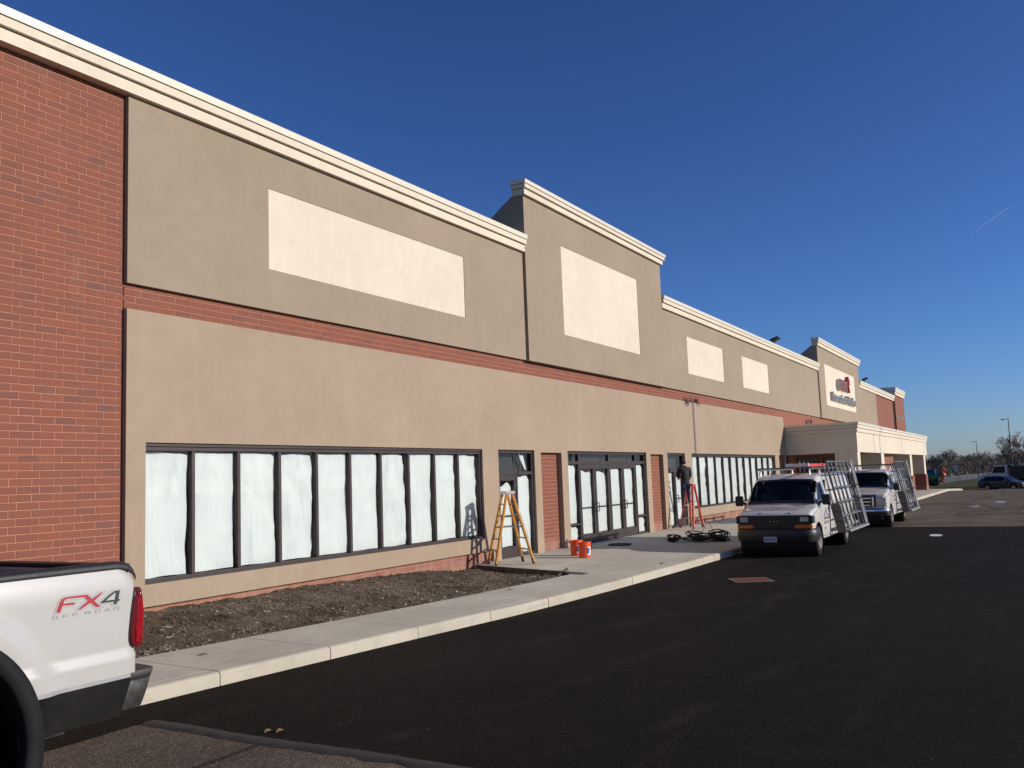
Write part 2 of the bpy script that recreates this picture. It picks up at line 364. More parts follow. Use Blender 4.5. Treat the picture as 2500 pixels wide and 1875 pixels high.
def copy_tree(o, parent=None):
    c = o.copy(); col.objects.link(c); W[c.name] = W[o.name].copy()
    if parent is not None: c.parent = parent
    for ch in [k for k in bpy.data.objects if k.parent == o]: copy_tree(ch, c)
    return c
def text_mesh(s, size, align='LEFT', extrude=0., bold=0.):
    cu = bpy.data.curves.new('lettering', 'FONT'); cu.body = s; cu.size = size; cu.align_x = align; cu.extrude = extrude; cu.offset = bold; cu.resolution_u = 3
    o = bpy.data.objects.new('lettering', cu); col.objects.link(o)
    dg = bpy.context.evaluated_depsgraph_get(); me = bpy.data.meshes.new_from_object(o.evaluated_get(dg))
    bpy.data.objects.remove(o); bpy.data.curves.remove(cu); return me
def lettering(name, s, size, mat, parent, X, Uv, Vv, extrude=.002, align='LEFT', bold=0., sx=1.):
    """text whose baseline starts at X, runs along Uv and stands along Vv"""
    me = text_mesh(s, size, align, extrude, bold); U = Vector(Uv).normalized(); V = Vector(Vv).normalized(); N = U.cross(V)
    for v in me.vertices:
        p = v.co.copy(); v.co = U*p.x*sx+V*p.y+N*p.z
    me.materials.clear(); me.materials.append(mat)
    o = bpy.data.objects.new(name, me); col.objects.link(o); W[o.name] = Vector(X)
    o.parent = parent; o.location = Vector(X)-W[parent.name]; return o

# ------------------------------------------------------------------ ground
TX = [(-3000,0),(78,0),(88,-.25),(98,-.60),(108,-.85),(250,-1.2),(5000,-1.2)]
def terr(x):
    for (a,za),(b,zb) in zip(TX, TX[1:]):
        if x <= b: return za+(zb-za)*(x-a)/(b-a)
    return TX[-1][1]
KY = [(-14,9.9),(0,8.52),(4,8.10),(7,7.83),(10,7.50),(12.4,7.20),(15.6,7.0),(20,6.88),(30,6.78),(60,6.52),(93,6.33)]
def kerb_y(x):
    for (a,za),(b,zb) in zip(KY, KY[1:]):
        if x <= b:
            t = (x-a)/(b-a); return za+(zb-za)*t
    return KY[-1][1]
def inner_y(x): return kerb_y(x)+1.50-.018*(x-7)           # back edge of the narrow walk
def sheet(name, xs, y0, y1, z, mat):
    m = MB(); P = []
    for x in xs: P.append([(x, y0(x) if callable(y0) else y0, terr(x)+z), (x, y1(x) if callable(y1) else y1, terr(x)+z)])
    m.grid(P); o = m.build(name, mat, keep=True); return struct(o)
xs_t = [-3000,-100,0,78,88,98,108,250,600,5000]
g = sheet('ground', xs_t, -3000, 3000, -.03, LAWN)
xs_l = [-60]+[float(x) for x in range(-14, 98, 2)]+[98., 101.]
sheet('parking_lot', xs_l, -90, lambda x: min(kerb_y(x)+.1, 9.9), -.006, ASPH_O)
sheet('parking_lot', [101., 104., 108., 112.], -90, 3.4, -.006, ASPH_O)
# new asphalt: slightly ragged edges where it meets the old
m = MB(); P = []
for i in range(60):
    y = -60+ i*(6.6+60)/59 if i < 20 else None
ys = [-60+3*i for i in range(19)]+[-3+.2*i for i in range(49)]
for y in ys:
    e0 = 5.62+.05*noise.noise(Vector((y*.9, 1.7, 0)))+.02*noise.noise(Vector((y*5, 3, 0))); e1 = 33.45+.07*noise.noise(Vector((y*.6, 9, 0)))
    yy = min(y, 99)
    row = []
    for k in range(41):
        x = e0+(e1-e0)*k/40; row.append((x, min(yy, kerb_y(x)+.05), 0.))
    P.append(row)
for k in range(41): pass
last = [(p[0], kerb_y(p[0])+.05, 0.) for p in P[-1]]; P.append(last)
m.grid(P); o = m.build('new_asphalt', ASPH_N, keep=True); struct(o)
m = MB(); P = []
for k in range(57):
    x = -14+19.66*k/56; e = 7.30+.03*noise.noise(Vector((x*1.3, 4, 0)))+.012*noise.noise(Vector((x*6, 8, 0))); P.append([(x, max(e, 7.2), -.002), (x, kerb_y(x)+.05, -.002)])
m.grid(P); struct(m.build('new_asphalt', ASPH_N, keep=True))
# raised sealed lip of the new asphalt along its near edge
m = MB(); prof = []
for y in [2.4+.08*i for i in range(62)]:
    e = 5.62+.05*noise.noise(Vector((y*.9, 1.7, 0)))+.02*noise.noise(Vector((y*5, 3, 0)))
    wv = .085+.05*noise.noise(Vector((y*4, 5, 0))); h = .009+.008*noise.noise(Vector((y*9, 2, 4)))
    prof.append([(e-wv, y, -.004), (e-wv*.5, y, h), (e+.02, y, h*.9), (e+.09, y, .001)])
m.grid(prof); o = m.build('asphalt_joint', SEALANT, keep=True, smooth=True); struct(o)

# kerb stones
kerb = MB(); kerb.box(-14, -13.9, kerb_y(-14), kerb_y(-14)+.1, -.02, .1); ko = struct(kerb.build('kerb', KERB))
KP = [(0,-.03),(0,.11),(.006,.130),(.022,.146),(.05,.152),(.16,.155),(.16,-.03)]
def seg_edges(x0, x1, n):
    return [x0+(x1-x0)*i/n for i in range(n+1)]
KJ = [6.95+1.56*i for i in range(-13, 55)]
for a, b in zip(KJ, KJ[1:]):
    if a > 91: break
    m = MB(); xs = seg_edges(a+.006, b-.006, 3); P = []
    jit = random.uniform(-.004, .004); jz = random.uniform(-.003, .003)
    for x in xs: P.append([(x, kerb_y(x)+jit+dy, terr(x)+dz+(jz if dz > 0 else 0)) for dy, dz in KP])
    m.grid(P)
    for r in (P[0], P[-1]):
        i = len(m.v); m.v += [tuple(q) for q in r]; m.f.append(tuple(range(i, i+len(r)))); m.m.append(0)
    m.build('kerb_stone', KERB, ko, smooth=True, angle=50)
# pavement slabs
sw = MB(); sw.box(16.9, 17.0, 9.0, 9.1, .02, .10); swo = struct(sw.build('sidewalk', WALK))
def slab(c0, c1, c2, c3, parent=swo, mat=WALK, th=.16):     # corners counter-clockwise with z
    m = MB(); b = [(x, y, z-th) for x, y, z in (c0, c1, c2, c3)]; t = [c0, c1, c2, c3]
    i = len(m.v); m.v += [tuple(v) for v in b+t]
    for q in ((4,5,6,7),(0,1,5,4),(1,2,6,5),(2,3,7,6),(3,0,4,7)): m.f.append(tuple(i+k for k in q)); m.m.append(0)
    o = m.build('slab', mat, parent, bevel=.006); return o
def wz(x, y):                                            # height of the walk
    k = kerb_y(x)+.16; t = max(0, min(1, (y-k)/(11.2-k))); return terr(x)+.153+.067*t
G = .004
for a, b in zip(KJ, KJ[1:]):
    a0, b0 = a+G, b-G
    if b < 16.4:
        y0, y1, y2, y3 = kerb_y(a0)+.165, kerb_y(b0)+.165, inner_y(b0), inner_y(a0)
        slab((a0,y0,wz(a0,y0)), (b0,y1,wz(b0,y1)), (b0,y2,wz(b0,y2)), (a0,y3,wz(a0,y3)))
AX0, AX1 = 16.62, 17.32                                   # left edge of the entrance apron: at the walk / at the wall
def apx(y): return AX0+(AX1-AX0)*(y-8.05)/(11.3-8.05)
ymid = 9.35
aj = [16.31]+[KJ[i] for i in range(len(KJ)) if KJ[i] > 17.5 and KJ[i] < 47.5][::2]
for k, (a, b) in enumerate(zip(aj, aj[1:])):
    a0, b0 = a+G, b-G
    ym = ymid
    if k == 0:
        y0, y1 = kerb_y(a0)+.165, kerb_y(b0)+.165
        slab((a0,y0,wz(a0,y0)), (b0,y1,wz(b0,y1)), (b0,8.05,wz(b0,8.05)), (a0,8.05,wz(a0,8.05)))
        slab((apx(8.06),8.058,wz(17,8.06)), (b0,8.058,wz(b0,8.06)), (b0,ym,wz(b0,ym)), (apx(ym),ym,wz(17,ym)))
        slab((apx(ym),ym+.008,wz(17,ym)), (b0,ym+.008,wz(b0,ym)), (b0,11.4,.22), (apx(11.4),11.4,.22))
    else:
        y0, y1 = kerb_y(a0)+.165, kerb_y(b0)+.165
        slab((a0,y0,wz(a0,y0)), (b0,y1,wz(b0,y1)), (b0,ym,wz(b0,ym)), (a0,ym,wz(a0,ym)))
        slab((a0,ym+.008,wz(a0,ym)), (b0,ym+.008,wz(b0,ym)), (b0,11.4,.22), (a0,11.4,.22))
fx = [aj[-1]]+[aj[-1]+3.1*i for i in range(1, 15)]
for a, b in zip(fx, fx[1:]):
    a0, b0 = a+G, b-G; y0, y1 = kerb_y(a0)+.165, kerb_y(b0)+.165; yb = 11.4 if b < 80 else 9.6
    slab((a0,y0,wz(a0,y0)), (b0,y1,wz(b0,y1)), (b0,yb,wz(b0,min(yb,11.2))), (a0,yb,wz(a0,min(yb,11.2))))

# planting bed: bare soil
def soil_z(x, y):
    i = inner_y(x); t = max(0, min(1, (y-i)/(11.3-i)))
    zw = .40-.006*max(0, x-8)-.028*max(0, x-12) if x > 8 else .40
    zw = max(zw, .17)
    z = .145+(zw-.145)*t**1.4
    n = noise.noise(Vector((x*1.1, y*1.1, 0)))*.045+noise.noise(Vector((x*4, y*4, 3)))*.03+noise.noise(Vector((x*11, y*11, 6)))*.016
    hump = .10*math.exp(-((x-14.6)**2/.9+(y-10.6)**2/.25))+.08*math.exp(-((x-15.4)**2/.5+(y-9.7)**2/.2))
    e = min(1, (y-i)/.18) if y > i else 0
    z -= .075*max(0, min(1, (x-15.2)/1.2))
    return z*(.85+.15*e)+(n+hump)*e - (.03*(1-e))
m = MB(); P = []
for i in range(331):
    x = -14+31.3*i/330 if i < 40 else None
xs_s = [-14+.6*i for i in range(27)]+[2.2+.05*i for i in range(303)]
for x in xs_s:
    i0 = inner_y(x)+.004; y1 = 11.33; n = 44
    P.append([(x, i0+(y1-i0)*k/n, soil_z(x, i0+(y1-i0)*k/n)) for k in range(n+1)])
m.grid(P); so_ = m.build('soil_bed', SOIL, keep=True, smooth=True, angle=180); struct(so_)
rng = np.random.default_rng(3)
def clods(name, N, rmin, rmax, mat, fn, label):
    m = MB(); base = [(1,0,0),(0,1,0),(-1,0,0),(0,-1,0),(0,0,1),(0,0,-.6)]; tri = [(0,1,4),(1,2,4),(2,3,4),(3,0,4),(1,0,5),(2,1,5),(3,2,5),(0,3,5)]
    for _ in range(N):
        x, y = fn(); r = rmin+(rmax-rmin)*rng.random()**6; z = soil_z(x, y); a = rng.random()*6.28; i = len(m.v)
        sc = .6+rng.random(6)*.7
        for (u, v, q), k in zip(base, sc):
            m.v.append((x+r*k*(u*math.cos(a)-v*math.sin(a)), y+r*k*(u*math.sin(a)+v*math.cos(a)), z+r*.75*k*q))
        for t in tri: m.f.append(tuple(i+k for k in t)); m.m.append(0)
    o = m.build(name, mat, keep=True); tag(o, label, 'soil', kind='stuff'); return o
def rb(lo=0., hi=1.):
    x = 3.5+13.3*rng.random(); i = inner_y(x)+.03; return x, i+(11.25-i)*(lo+(hi-lo)*rng.random())
clods('soil_clods', 14000, .005, .045, CLOD, lambda: rb(), 'loose clods of brown soil in the planting bed')
m = MB()
for _ in range(1100):                                     # dry straw lying on the soil
    x, y = rb(.15, 1.); z = soil_z(x, y)+.012; a = rng.random()*6.28; L = .015+.05*rng.random(); dx, dy = math.cos(a)*L, math.sin(a)*L; i = len(m.v)
    m.v += [(x-dx, y-dy, z-.004), (x+dx, y+dy, z+.02*rng.random()), (x+dx*.9-dy*.06, y+dy*.9+dx*.06, z+.012)]; m.f.append((i, i+1, i+2)); m.m.append(0)
tag(m.build('straw', simple('dry_straw', (.40, .33, .22), .9, 0, .4, 20.), keep=True), 'bits of dry straw scattered over the planting bed', 'straw', kind='stuff')
clods('gravel', 1500, .008, .028, STONE, lambda: rb(0, .22) if rng.random() < .75 else rb(), 'pale pebbles along the edge of the planting bed')

# ------------------------------------------------------------------ the retail building
YF = 11.22; YB = 11.30; YT = 11.14                        # stucco face, brick face, raised bay face
B = thing('retail_building', (40, YF, .22), 'long single-storey brick and stucco retail building with cream cornices and papered-over storefront', 'building')
def wall_mesh(m, x0, x1, z0, z1, ops, y, yb, mat=0):
    """front face at y with rectangular openings, returns back to yb"""
    X = sorted({x0, x1}|{v for o in ops for v in o[:2] if x0 < v < x1}); Z = sorted({z0, z1}|{v for o in ops for v in o[2:4] if z0 < v < z1})
    def solid(i, k):
        if not (0 <= i < len(X)-1 and 0 <= k < len(Z)-1): return False
        cx, cz = (X[i]+X[i+1])/2, (Z[k]+Z[k+1])/2
        return not any(a < cx < b and c < cz < d for a, b, c, d in ops)
    for i in range(len(X)-1):
        for k in range(len(Z)-1):
            if not solid(i, k): continue
            a, b, c, d = X[i], X[i+1], Z[k], Z[k+1]
            m.quad((a,y,c),(b,y,c),(b,y,d),(a,y,d), mat)
            if not solid(i-1, k): m.quad((a,yb,c),(a,y,c),(a,y,d),(a,yb,d), mat)
            if not solid(i+1, k): m.quad((b,y,c),(b,yb,c),(b,yb,d),(b,y,d), mat)
            if not solid(i, k-1): m.quad((a,yb,c),(b,yb,c),(b,y,c),(a,y,c), mat)
            if not solid(i, k+1): m.quad((a,y,d),(b,y,d),(b,yb,d),(a,yb,d), mat)
WT, W1B, W2B, DB = 2.836, .79, .785, .225
OP = {'w1': (8.59,17.76,W1B,WT), 'd1': (18.47,20.26,.1,WT), 'b1': (20.605,21.775,.1,2.78), 'd2': (22.145,27.87,.1,WT), 'b2': (28.25,29.41,.1,2.78), 'd3': (29.82,31.62,.1,WT), 'w2': (32.36,44.62,W2B,WT), 'd4': (45.35,46.45,.1,WT), 'k1': (8.20,18.12,.1,.475), 'k2': (31.95,45.0,.1,.475)}
m = MB(); wall_mesh(m, 8.26, 46.75, .1, 4.776, list(OP.values()), YF, 11.45)
m.build('lower_wall', STUC_LO, B)
# upper wall panels and raised bays
C1, C2, C3, C4, C5 = (11.06,17.23,5.88,7.318), (22.13,27.67,6.07,8.61), (32.58,37.09,5.86,7.29), (39.89,44.39,5.85,7.28), (57.87,68.3,6.0,8.6)
def sign_panel(c, y, name='sign_panel'):
    m = MB(); m.box(c[0], c[1], y+.012, y+.06, c[2], c[3]); return m.build(name, CREAM, B)
m = MB(); wall_mesh(m, 8.26, 20.06, 5.156, 8.20, [C1], YF, 11.50); m.build('upper_wall', STUC_UP, B); sign_panel(C1, YF)
m = MB(); wall_mesh(m, 29.89, 56.05, 5.156, 8.20, [C3, C4], YF, 11.50); m.build('upper_wall', STUC_UP, B); sign_panel(C3, YF); sign_panel(C4, YF)
m = MB(); wall_mesh(m, 70.35, 78.46, 5.156, 8.20, [], YF, 11.50); m.build('upper_wall', STUC_UP, B)
def bay(x0, x1, c, zt):
    m = MB(); wall_mesh(m, x0, x1, 5.145, zt, [c] if c else [], YT, 11.45)
    for x in (x0, x1):                                    # sloping side braces of the raised parapet
        i = len(m.v); m.v += [(x,11.45,8.0),(x,11.45,zt),(x,11.5,zt),(x,12.9,8.55),(x,12.9,8.0)]; m.f.append((i,i+1,i+2,i+3,i+4)); m.m.append(0)
    m.quad((x0,11.5,zt),(x1,11.5,zt),(x1,12.9,8.55),(x0,12.9,8.55))
    m.build('bay_wall', STUC_UP, B)
    if c: sign_panel(c, YT)
bay(20.06, 29.89, C2, 9.56); bay(56.05, 70.35, C5, 9.56)
bay(-3.0, 6.10, None, 9.56)
# cornices: two stepped bands, then a metal coping
def cornice(x0, x1, y, z0, h, yb, ends=(0, 0)):
    zs = [z0, z0+h*.40, z0+h*.70, z0+h]; pr = [.09, .15, .19]
    m = MB(); G_ = .012
    for k in (0, 1):
        e = pr[k]
        m.box(x0-e*ends[0], x1+e*ends[1], y-e, yb, zs[k]+(G_ if k else 0), zs[k+1])
    m.box(x0-.06*ends[0], x1+.06*ends[1], y-.07, yb-.01, zs[0]+.02, zs[2]+.02)
    o = m.build('cornice', CREAM, B)
    m = MB(); e = pr[2]; a, b = x0-e*ends[0], x1+e*ends[1]
    m.prism([(y-e+.012, zs[2]+G_), (y-e, zs[3]-.012), (y-e+.012, zs[3]), (yb+.02, zs[3]+.02), (yb+.02, zs[2]+G_)], 'x', a, b)
    m.build('coping', COPING, o)
    return o
cornice(-12, 20.03, YF, 8.0, .44, 11.55, (0, 0))
cornice(29.92, 56.02, YF, 8.0, .44, 11.55, (0, 0))
cornice(70.38, 88.6, YF, 8.0, .50, 11.55, (0, 0))
cornice(20.06, 29.89, YT, 9.54, .37, 11.42, (1, 1)); cornice(56.05, 70.35, YT, 9.54, .48, 11.42, (1, 1)); cornice(-3.0, 6.10, YT, 9.54, .37, 11.42, (1, 1))
cornice(88.9, 95.3, YF-.1, 8.60, .70, 12.5, (1, 1))
# parapet back and roof
m = MB(); m.box(-12, 95, 11.56, 45, .2, 7.7); m.build('roof', ROOFM, B)

# --- brickwork
mb = MB()
mb.box(-12, 8.28, YB+.005, 11.5, .0, 8.05)                # mortar bed left of the panels
mb.box(8.24, 47.2, YB+.005, 11.5, 4.70, 5.25)             # band between the panels
mb.box(8.24, 18.2, YB+.005, 11.5, 0, .60); mb.box(31.9, 45.1, YB+.005, 11.5, 0, .60)
mb.box(20.5, 21.9, YB+.065, 11.5, 0, 2.9); mb.box(28.15, 29.5, YB+.065, 11.5, 0, 2.9)
bw = mb.build('brick_wall', MORTAR, B)
bricks = []                                               # (x0,x1,z,yface)
def course(zlo, zhi, xa, xb, y):
    r0 = math.floor((zlo-BZ0)/BH)-1
    for r in range(r0, r0+400):
        z = BZ0+r*BH
        if z+BH <= zlo+.001: continue
        if z >= zhi-.001: break
        off = .345*BL*((r+100) % 2)
        k = math.floor((xa-BX0-off)/BL)
        while True:
            x0 = BX0+off+k*BL; x1 = x0+BL; k += 1
            if x0 >= xb: break
            a, b = max(x0+.005, xa), min(x1-.005, xb); c, d = max(z+.005, zlo), min(z+BH-.005, zhi)
            if b-a > .02 and d-c > .012: bricks.append((a, b, c, d, y))
course(.05, 8.0, 3.2, 8.262, YB)
course(4.776, 5.156, 8.262, 34, YB); course(.02, .475, 8.262, 18.12, YB); course(.22, .475, 31.95, 45., YB)
course(.22, 2.78, 20.605, 21.775, YB+.06); course(.22, 2.78, 28.25, 29.41, YB+.06)
def vis(b):
    p = Vector(((b[0]+b[1])/2, b[4], (b[2]+b[3])/2-CAM_Z)); u = 1250+F_PX*p.dot(RT)/p.dot(fw); v = 937.5-F_PX*p.dot(UP)/p.dot(fw)
    return -20 < u < 2500 and -10 < v < 1380
def bsz(b):
    c = Vector(((b[0]+b[1])/2, b[4], (b[2]+b[3])/2-CAM_Z)); return (b[1]-b[0])*(b[3]-b[2])*b[4]/c.length**3
seen = sorted([b for b in bricks if vis(b)], key=bsz, reverse=True)
near, rest = seen[:300], seen[300:]+[b for b in bricks if not vis(b)]
def brick_geo(m, hx, hz, d, cx=0, cy=0, cz=0):           # brick with a chamfered front arris
    e = .003; i = len(m.v)
    m.v += [(cx-hx,cy+d,cz-hz),(cx+hx,cy+d,cz-hz),(cx+hx,cy+d,cz+hz),(cx-hx,cy+d,cz+hz),
            (cx-hx,cy+e,cz-hz),(cx+hx,cy+e,cz-hz),(cx+hx,cy+e,cz+hz),(cx-hx,cy+e,cz+hz),
            (cx-hx+e,cy,cz-hz+e),(cx+hx-e,cy,cz-hz+e),(cx+hx-e,cy,cz+hz-e),(cx-hx+e,cy,cz+hz-e)]
    for q in ((8,9,10,11),(4,5,9,8),(5,6,10,9),(6,7,11,10),(7,4,8,11),(0,1,5,4),(1,2,6,5),(2,3,7,6),(3,0,4,7)): m.f.append(tuple(i+k for k in q)); m.m.append(0)
cache = {}
for b in near:
    key = (round(b[1]-b[0], 2), round(b[3]-b[2], 2))
    if key not in cache:
        m = MB(); brick_geo(m, (b[1]-b[0])/2, (b[3]-b[2])/2, .05); cache[key] = m.mesh('brick', BRICK)
    o = bpy.data.objects.new('brick', cache[key]); col.objects.link(o); o.parent = bw
    o.location = Vector(((b[0]+b[1])/2, b[4]+random.uniform(-.0015, .0015), (b[2]+b[3])/2))-W[bw.name]
m = MB()
for b in rest: brick_geo(m, (b[1]-b[0])/2, (b[3]-b[2])/2, .05, (b[0]+b[1])/2, b[4]+random.uniform(-.0015, .0015), (b[2]+b[3])/2)
o = m.build('brickwork', BRICK, bw); o['kind'] = 'stuff'
# brick that is too far off to tell apart
m = MB(); m.box(34.02, 78.4, YB, 11.45, 4.70, 5.25); m.box(45.02, 78.4, YB, 11.45, .1, 4.698); m.box(78.46, 88.5, YB-.03, 11.5, .0, 8.15)
m.build('brick_wall', BRICKFAR, B)
m = MB(); m.box(88.9, 95.3, YF-.1, 12.6, -.6, 8.62); m.build('end_pier', BRICKFAR, B)
m = MB(); m.box(-12, 3.19, YB, 11.48, 0, 8.05); m.build('brick_wall', BRICKFAR, B)
m = MB(); m.box(88.885, 95.315, YF-.115, 12.5, 6.40, 6.68); m.build('grey_band', simple('grey_render', (.15, .13, .115), .9), B)
m = MB(); m.box(88.5, 88.92, YF, 12., -.5, 8.6); m.build('pier_edge_shadow', FRAME, B)  # dark box standing in for the shadow along the pier's left edge
# dark sheets behind the glass, coloured to stand in for the unlit rooms
m = MB()
for k in ('w1', 'd1', 'd2', 'd3', 'w2', 'd4'):
    a, b, c, d = OP[k]; z = max(c, .2)
    m.box(a-.05, b+.05, 11.545, 11.555, z-.05, d+.05)
m.build('dark_backing', DARKIN, B)

# --- storefront glazing
YFR, YGL, YPA = 11.285, 11.335, 11.362
def pane(p, x0, x1, z0, z1, y=YGL):
    m = MB(); m.quad((x0,y,z0),(x1,y,z0),(x1,y,z1),(x0,y,z1)); m.build('pane', GLASS, p)
def paper(p, x0, x1, z0, z1, y=YPA, gl=.02, gr=.03, gt=.03, sag=.02, seed=0, wr=.012):
    """a sheet of paper taped inside: ragged edges, wrinkles"""
    nx, nz = 14, 26; P = []; s = seed*7.31
    for k in range(nz+1):
        t = k/nz; row = []
        l = x0+gl*(1+1.4*noise.noise(Vector((s, t*2.5, 1)))); r = x1-gr*(1+1.5*noise.noise(Vector((s, t*3, 5))))
        for i in range(nx+1):
            u = i/nx; x = l+(r-l)*u
            zt = z1-gt*(1+1.1*noise.noise(Vector((s, u*2.2, 9))))-sag*math.sin(u*math.pi)*0-(sag*1.2*max(0, .14-min(u, 1-u))/.14)
            zb = z0+.012*(1+noise.noise(Vector((s, u*2, 13))))
            z = zb+(zt-zb)*t
            dd = noise.noise(Vector((x*2.3+s, z*1.4, s)))*wr+abs(noise.noise(Vector((x*3-z*2+s, z*1.6+x*1.2, s+3))))*wr*1.6+.3*wr*noise.noise(Vector((x*9, z*6, s)))
            row.append((x, y+.012+max(-.008, dd), z))
        P.append(row)
    m = MB(); m.grid(P); m.build('paper_sheet', PAPER, p, smooth=True, angle=180)
def bars(name, boxes, parent, mat=FRAME, bev=.004):
    m = MB()
    for b in boxes: m.box(*b)
    return m.build(name, mat, parent, bevel=bev)
def window(op, n, seed):
    x0, x1, z0, z1 = op
    fr = bars('window', [(x0,x1,YFR,11.42,z0,z0+.062), (x0,x1,YFR,11.42,z1-.115,z1-.055), (x0,x1,YFR-.025,11.42,z1-.055,z1-.004), (x0,x0+.035,YFR+.002,11.42,z0+.062,z1-.115), (x1-.05,x1,YFR+.002,11.42,z0+.062,z1-.115), (x0,x1,YFR-.03,YFR,z0-.006,z0+.026)], B)
    w_ = (x1-x0)/n
    for i in range(1, n): bars('mullion', [(x0+w_*i-.031, x0+w_*i+.031, YFR+.004, 11.41, z0+.063, z1-.116)], fr)
    for i in range(n):
        a = x0+w_*i+(.031 if i else .035); b = x0+w_*(i+1)-(.031 if i < n-1 else .05)
        pane(fr, a+.001, b-.001, z0+.063, z1-.116)
        rr = random.Random(seed+i)
        paper(fr, a, b, z0+.063, z1-.116, gl=rr.uniform(.004, .028), gr=rr.uniform(.004, .035), gt=rr.uniform(.006, .032), sag=rr.uniform(0, .035), seed=seed+i, wr=rr.choice([.014, .026, .045, .020]))
    return fr
window(OP['w1'], 10, 11); window(OP['w2'], 12, 40)
def tubehandle(p, x, z0, z1, y=YFR-.006, d=.055):
    m = MB(); m.tube([(x,y,z0),(x,y-d,z0),(x,y-d,z0+.01),(x,y-d,z1-.01),(x,y-d,z1),(x,y,z1)], .012, 8); m.build('handle', BLACKP, p, smooth=True)
def leaf(p, x0, x1, z0, z1, seed, zt_gap, hx, barz=1.22, st=.11):
    d = bars('door', [(x0+.006,x0+st,YFR+.012,11.40,z0,z1), (x1-st,x1-.006,YFR+.012,11.40,z0,z1), (x0+st,x1-st,YFR+.012,11.40,z1-.13,z1), (x0+st,x1-st,YFR+.012,11.40,z0,z0+.25)], p)
    # door is a part of the building; its panes, papers and pulls are sub-parts
    pane(d, x0+st+.001, x1-st-.001, z0+.251, z1-.131)
    paper(d, x0+st, x1-st, z0+.252, z1-.132, gl=.008, gr=.015, gt=zt_gap, sag=.07, seed=seed, wr=.012)
    m = MB(); m.tube([(x0+st,YPA+.0,barz),(x1-st,YPA+.0,barz)], .022, 8); m.build('push_bar', BLACKP, d, smooth=True)
    if hx is not None: tubehandle(d, hx, barz-.12, barz+.12)
    return d
def frame_of(op, extra):
    x0, x1, z0, z1 = op
    return bars('door_frame', [(x0,x1,YFR,11.42,z1-.08,z1-.03), (x0,x1,YFR-.02,11.42,z1-.03,z1-.004), (x0,x0+.05,YFR+.002,11.42,.225,z1-.08), (x1-.06,x1,YFR+.002,11.42,.225,z1-.08)]+extra, B)
# single door with a transom and a right-hand sidelight
x0, x1 = OP['d1'][:2]
f = frame_of(OP['d1'], [(x0+.05,x1-.06,YFR+.001,11.42,2.22,2.30), (19.40,19.47,YFR+.003,11.42,.225,2.22), (19.47,x1-.06,YFR+.003,11.42,.225,.29)])
pane(f, x0+.05, x1-.06, 2.30, WT-.08); pane(f, 19.47, x1-.06, .29, 2.22); paper(f, 19.47, x1-.06, .29, 2.22, gt=.05, sag=.06, seed=71)
leaf(B, x0+.05, 19.40, .225, 2.215, 72, .10, 19.33)
m = MB(); m.quad((19.70,YPA+.02,2.72),(19.95,YPA+.02,2.70),(20.08,YPA+.02,2.36),(20.03,YPA+.02,2.33)); m.build('paper_scrap', PAPER, f)
m = MB(); m.tube([(19.45+.06*math.sin(t*3), YFR-.03-.02*math.sin(t*5), WT-.03-.60*t) for t in [k/14 for k in range(15)]]+[(19.40,YFR-.02,2.20),(19.32,YFR+.01,2.19)], .011, 6); m.build('cable', HOSEM, f, smooth=True)
# pair of double doors between sidelights
x0, x1 = OP['d2'][:2]; dx = [23.02, 23.95, 24.89, 25.87, 26.79]
dd = [x0+.82]; L = (x1-.80-dd[0])/4; dd = [dd[0]+L*i for i in range(5)]
tz = 2.47
f = frame_of(OP['d2'], [(x0+.05,x1-.06,YFR+.001,11.42,tz,tz+.085)]+[(dd[i]-.035,dd[i]+.035,YFR+.003,11.42,tz+.085,WT-.08) for i in (0, 2, 4)]+[(dd[0]-.045,dd[0]-.001,YFR+.003,11.42,.225,tz), (dd[4]+.001,dd[4]+.045,YFR+.003,11.42,.225,tz), (x0+.05,dd[0]-.045,YFR+.003,11.42,.225,.275), (dd[4]+.045,x1-.06,YFR+.003,11.42,.225,.275), (x0+.05,dd[0]-.045,YFR+.003,11.42,.76,.82), (dd[4]+.045,x1-.06,YFR+.003,11.42,.76,.82)])
for a, b in ((x0+.05,dd[0]-.036),(dd[0]+.036,dd[2]-.036),(dd[2]+.036,dd[4]-.036),(dd[4]+.036,x1-.06)): pane(f, a, b, tz+.085, WT-.08)
for a, b, s in ((x0+.05,dd[0]-.046,81),(dd[4]+.046,x1-.06,84)):
    for z0, z1, q in ((.275,.76,0),(.82,tz,1)): pane(f, a, b, z0, z1); paper(f, a, b, z0, z1, gr=.05, gt=.03, sag=.06, seed=s+q*2)
for i in range(4):
    leaf(B, dd[i]+.004, dd[i+1]-.004, .225, tz-.004, 90+i, [.07, .13, .02, .02][i], dd[i+1]-.07 if i % 2 == 0 else dd[i]+.07)
# single door with a left-hand sidelight, behind the worker
x0, x1 = OP['d3'][:2]
f = frame_of(OP['d3'], [(x0+.05,x1-.06,YFR+.001,11.42,2.16,2.30), (30.58,30.66,YFR+.003,11.42,.225,2.16), (x0+.05,30.58,YFR+.003,11.42,.225,.29)])
pane(f, x0+.05, x1-.06, 2.30, WT-.08); pane(f, x0+.05, 30.58, .29, 2.16); paper(f, x0+.05, 30.58, .29, 2.16, gt=.03, sag=.02, seed=101)
leaf(B, 30.66, x1-.06, .225, 2.155, 102, .05, 30.74)
x0, x1 = OP['d4'][:2]
f = frame_of(OP['d4'], [(x0+.05,x1-.06,YFR+.001,11.42,2.2,2.28)]); pane(f, x0+.05, x1-.06, 2.28, WT-.08)
leaf(B, x0+.05, x1-.06, .225, 2.195, 110, .05, x0+.12)

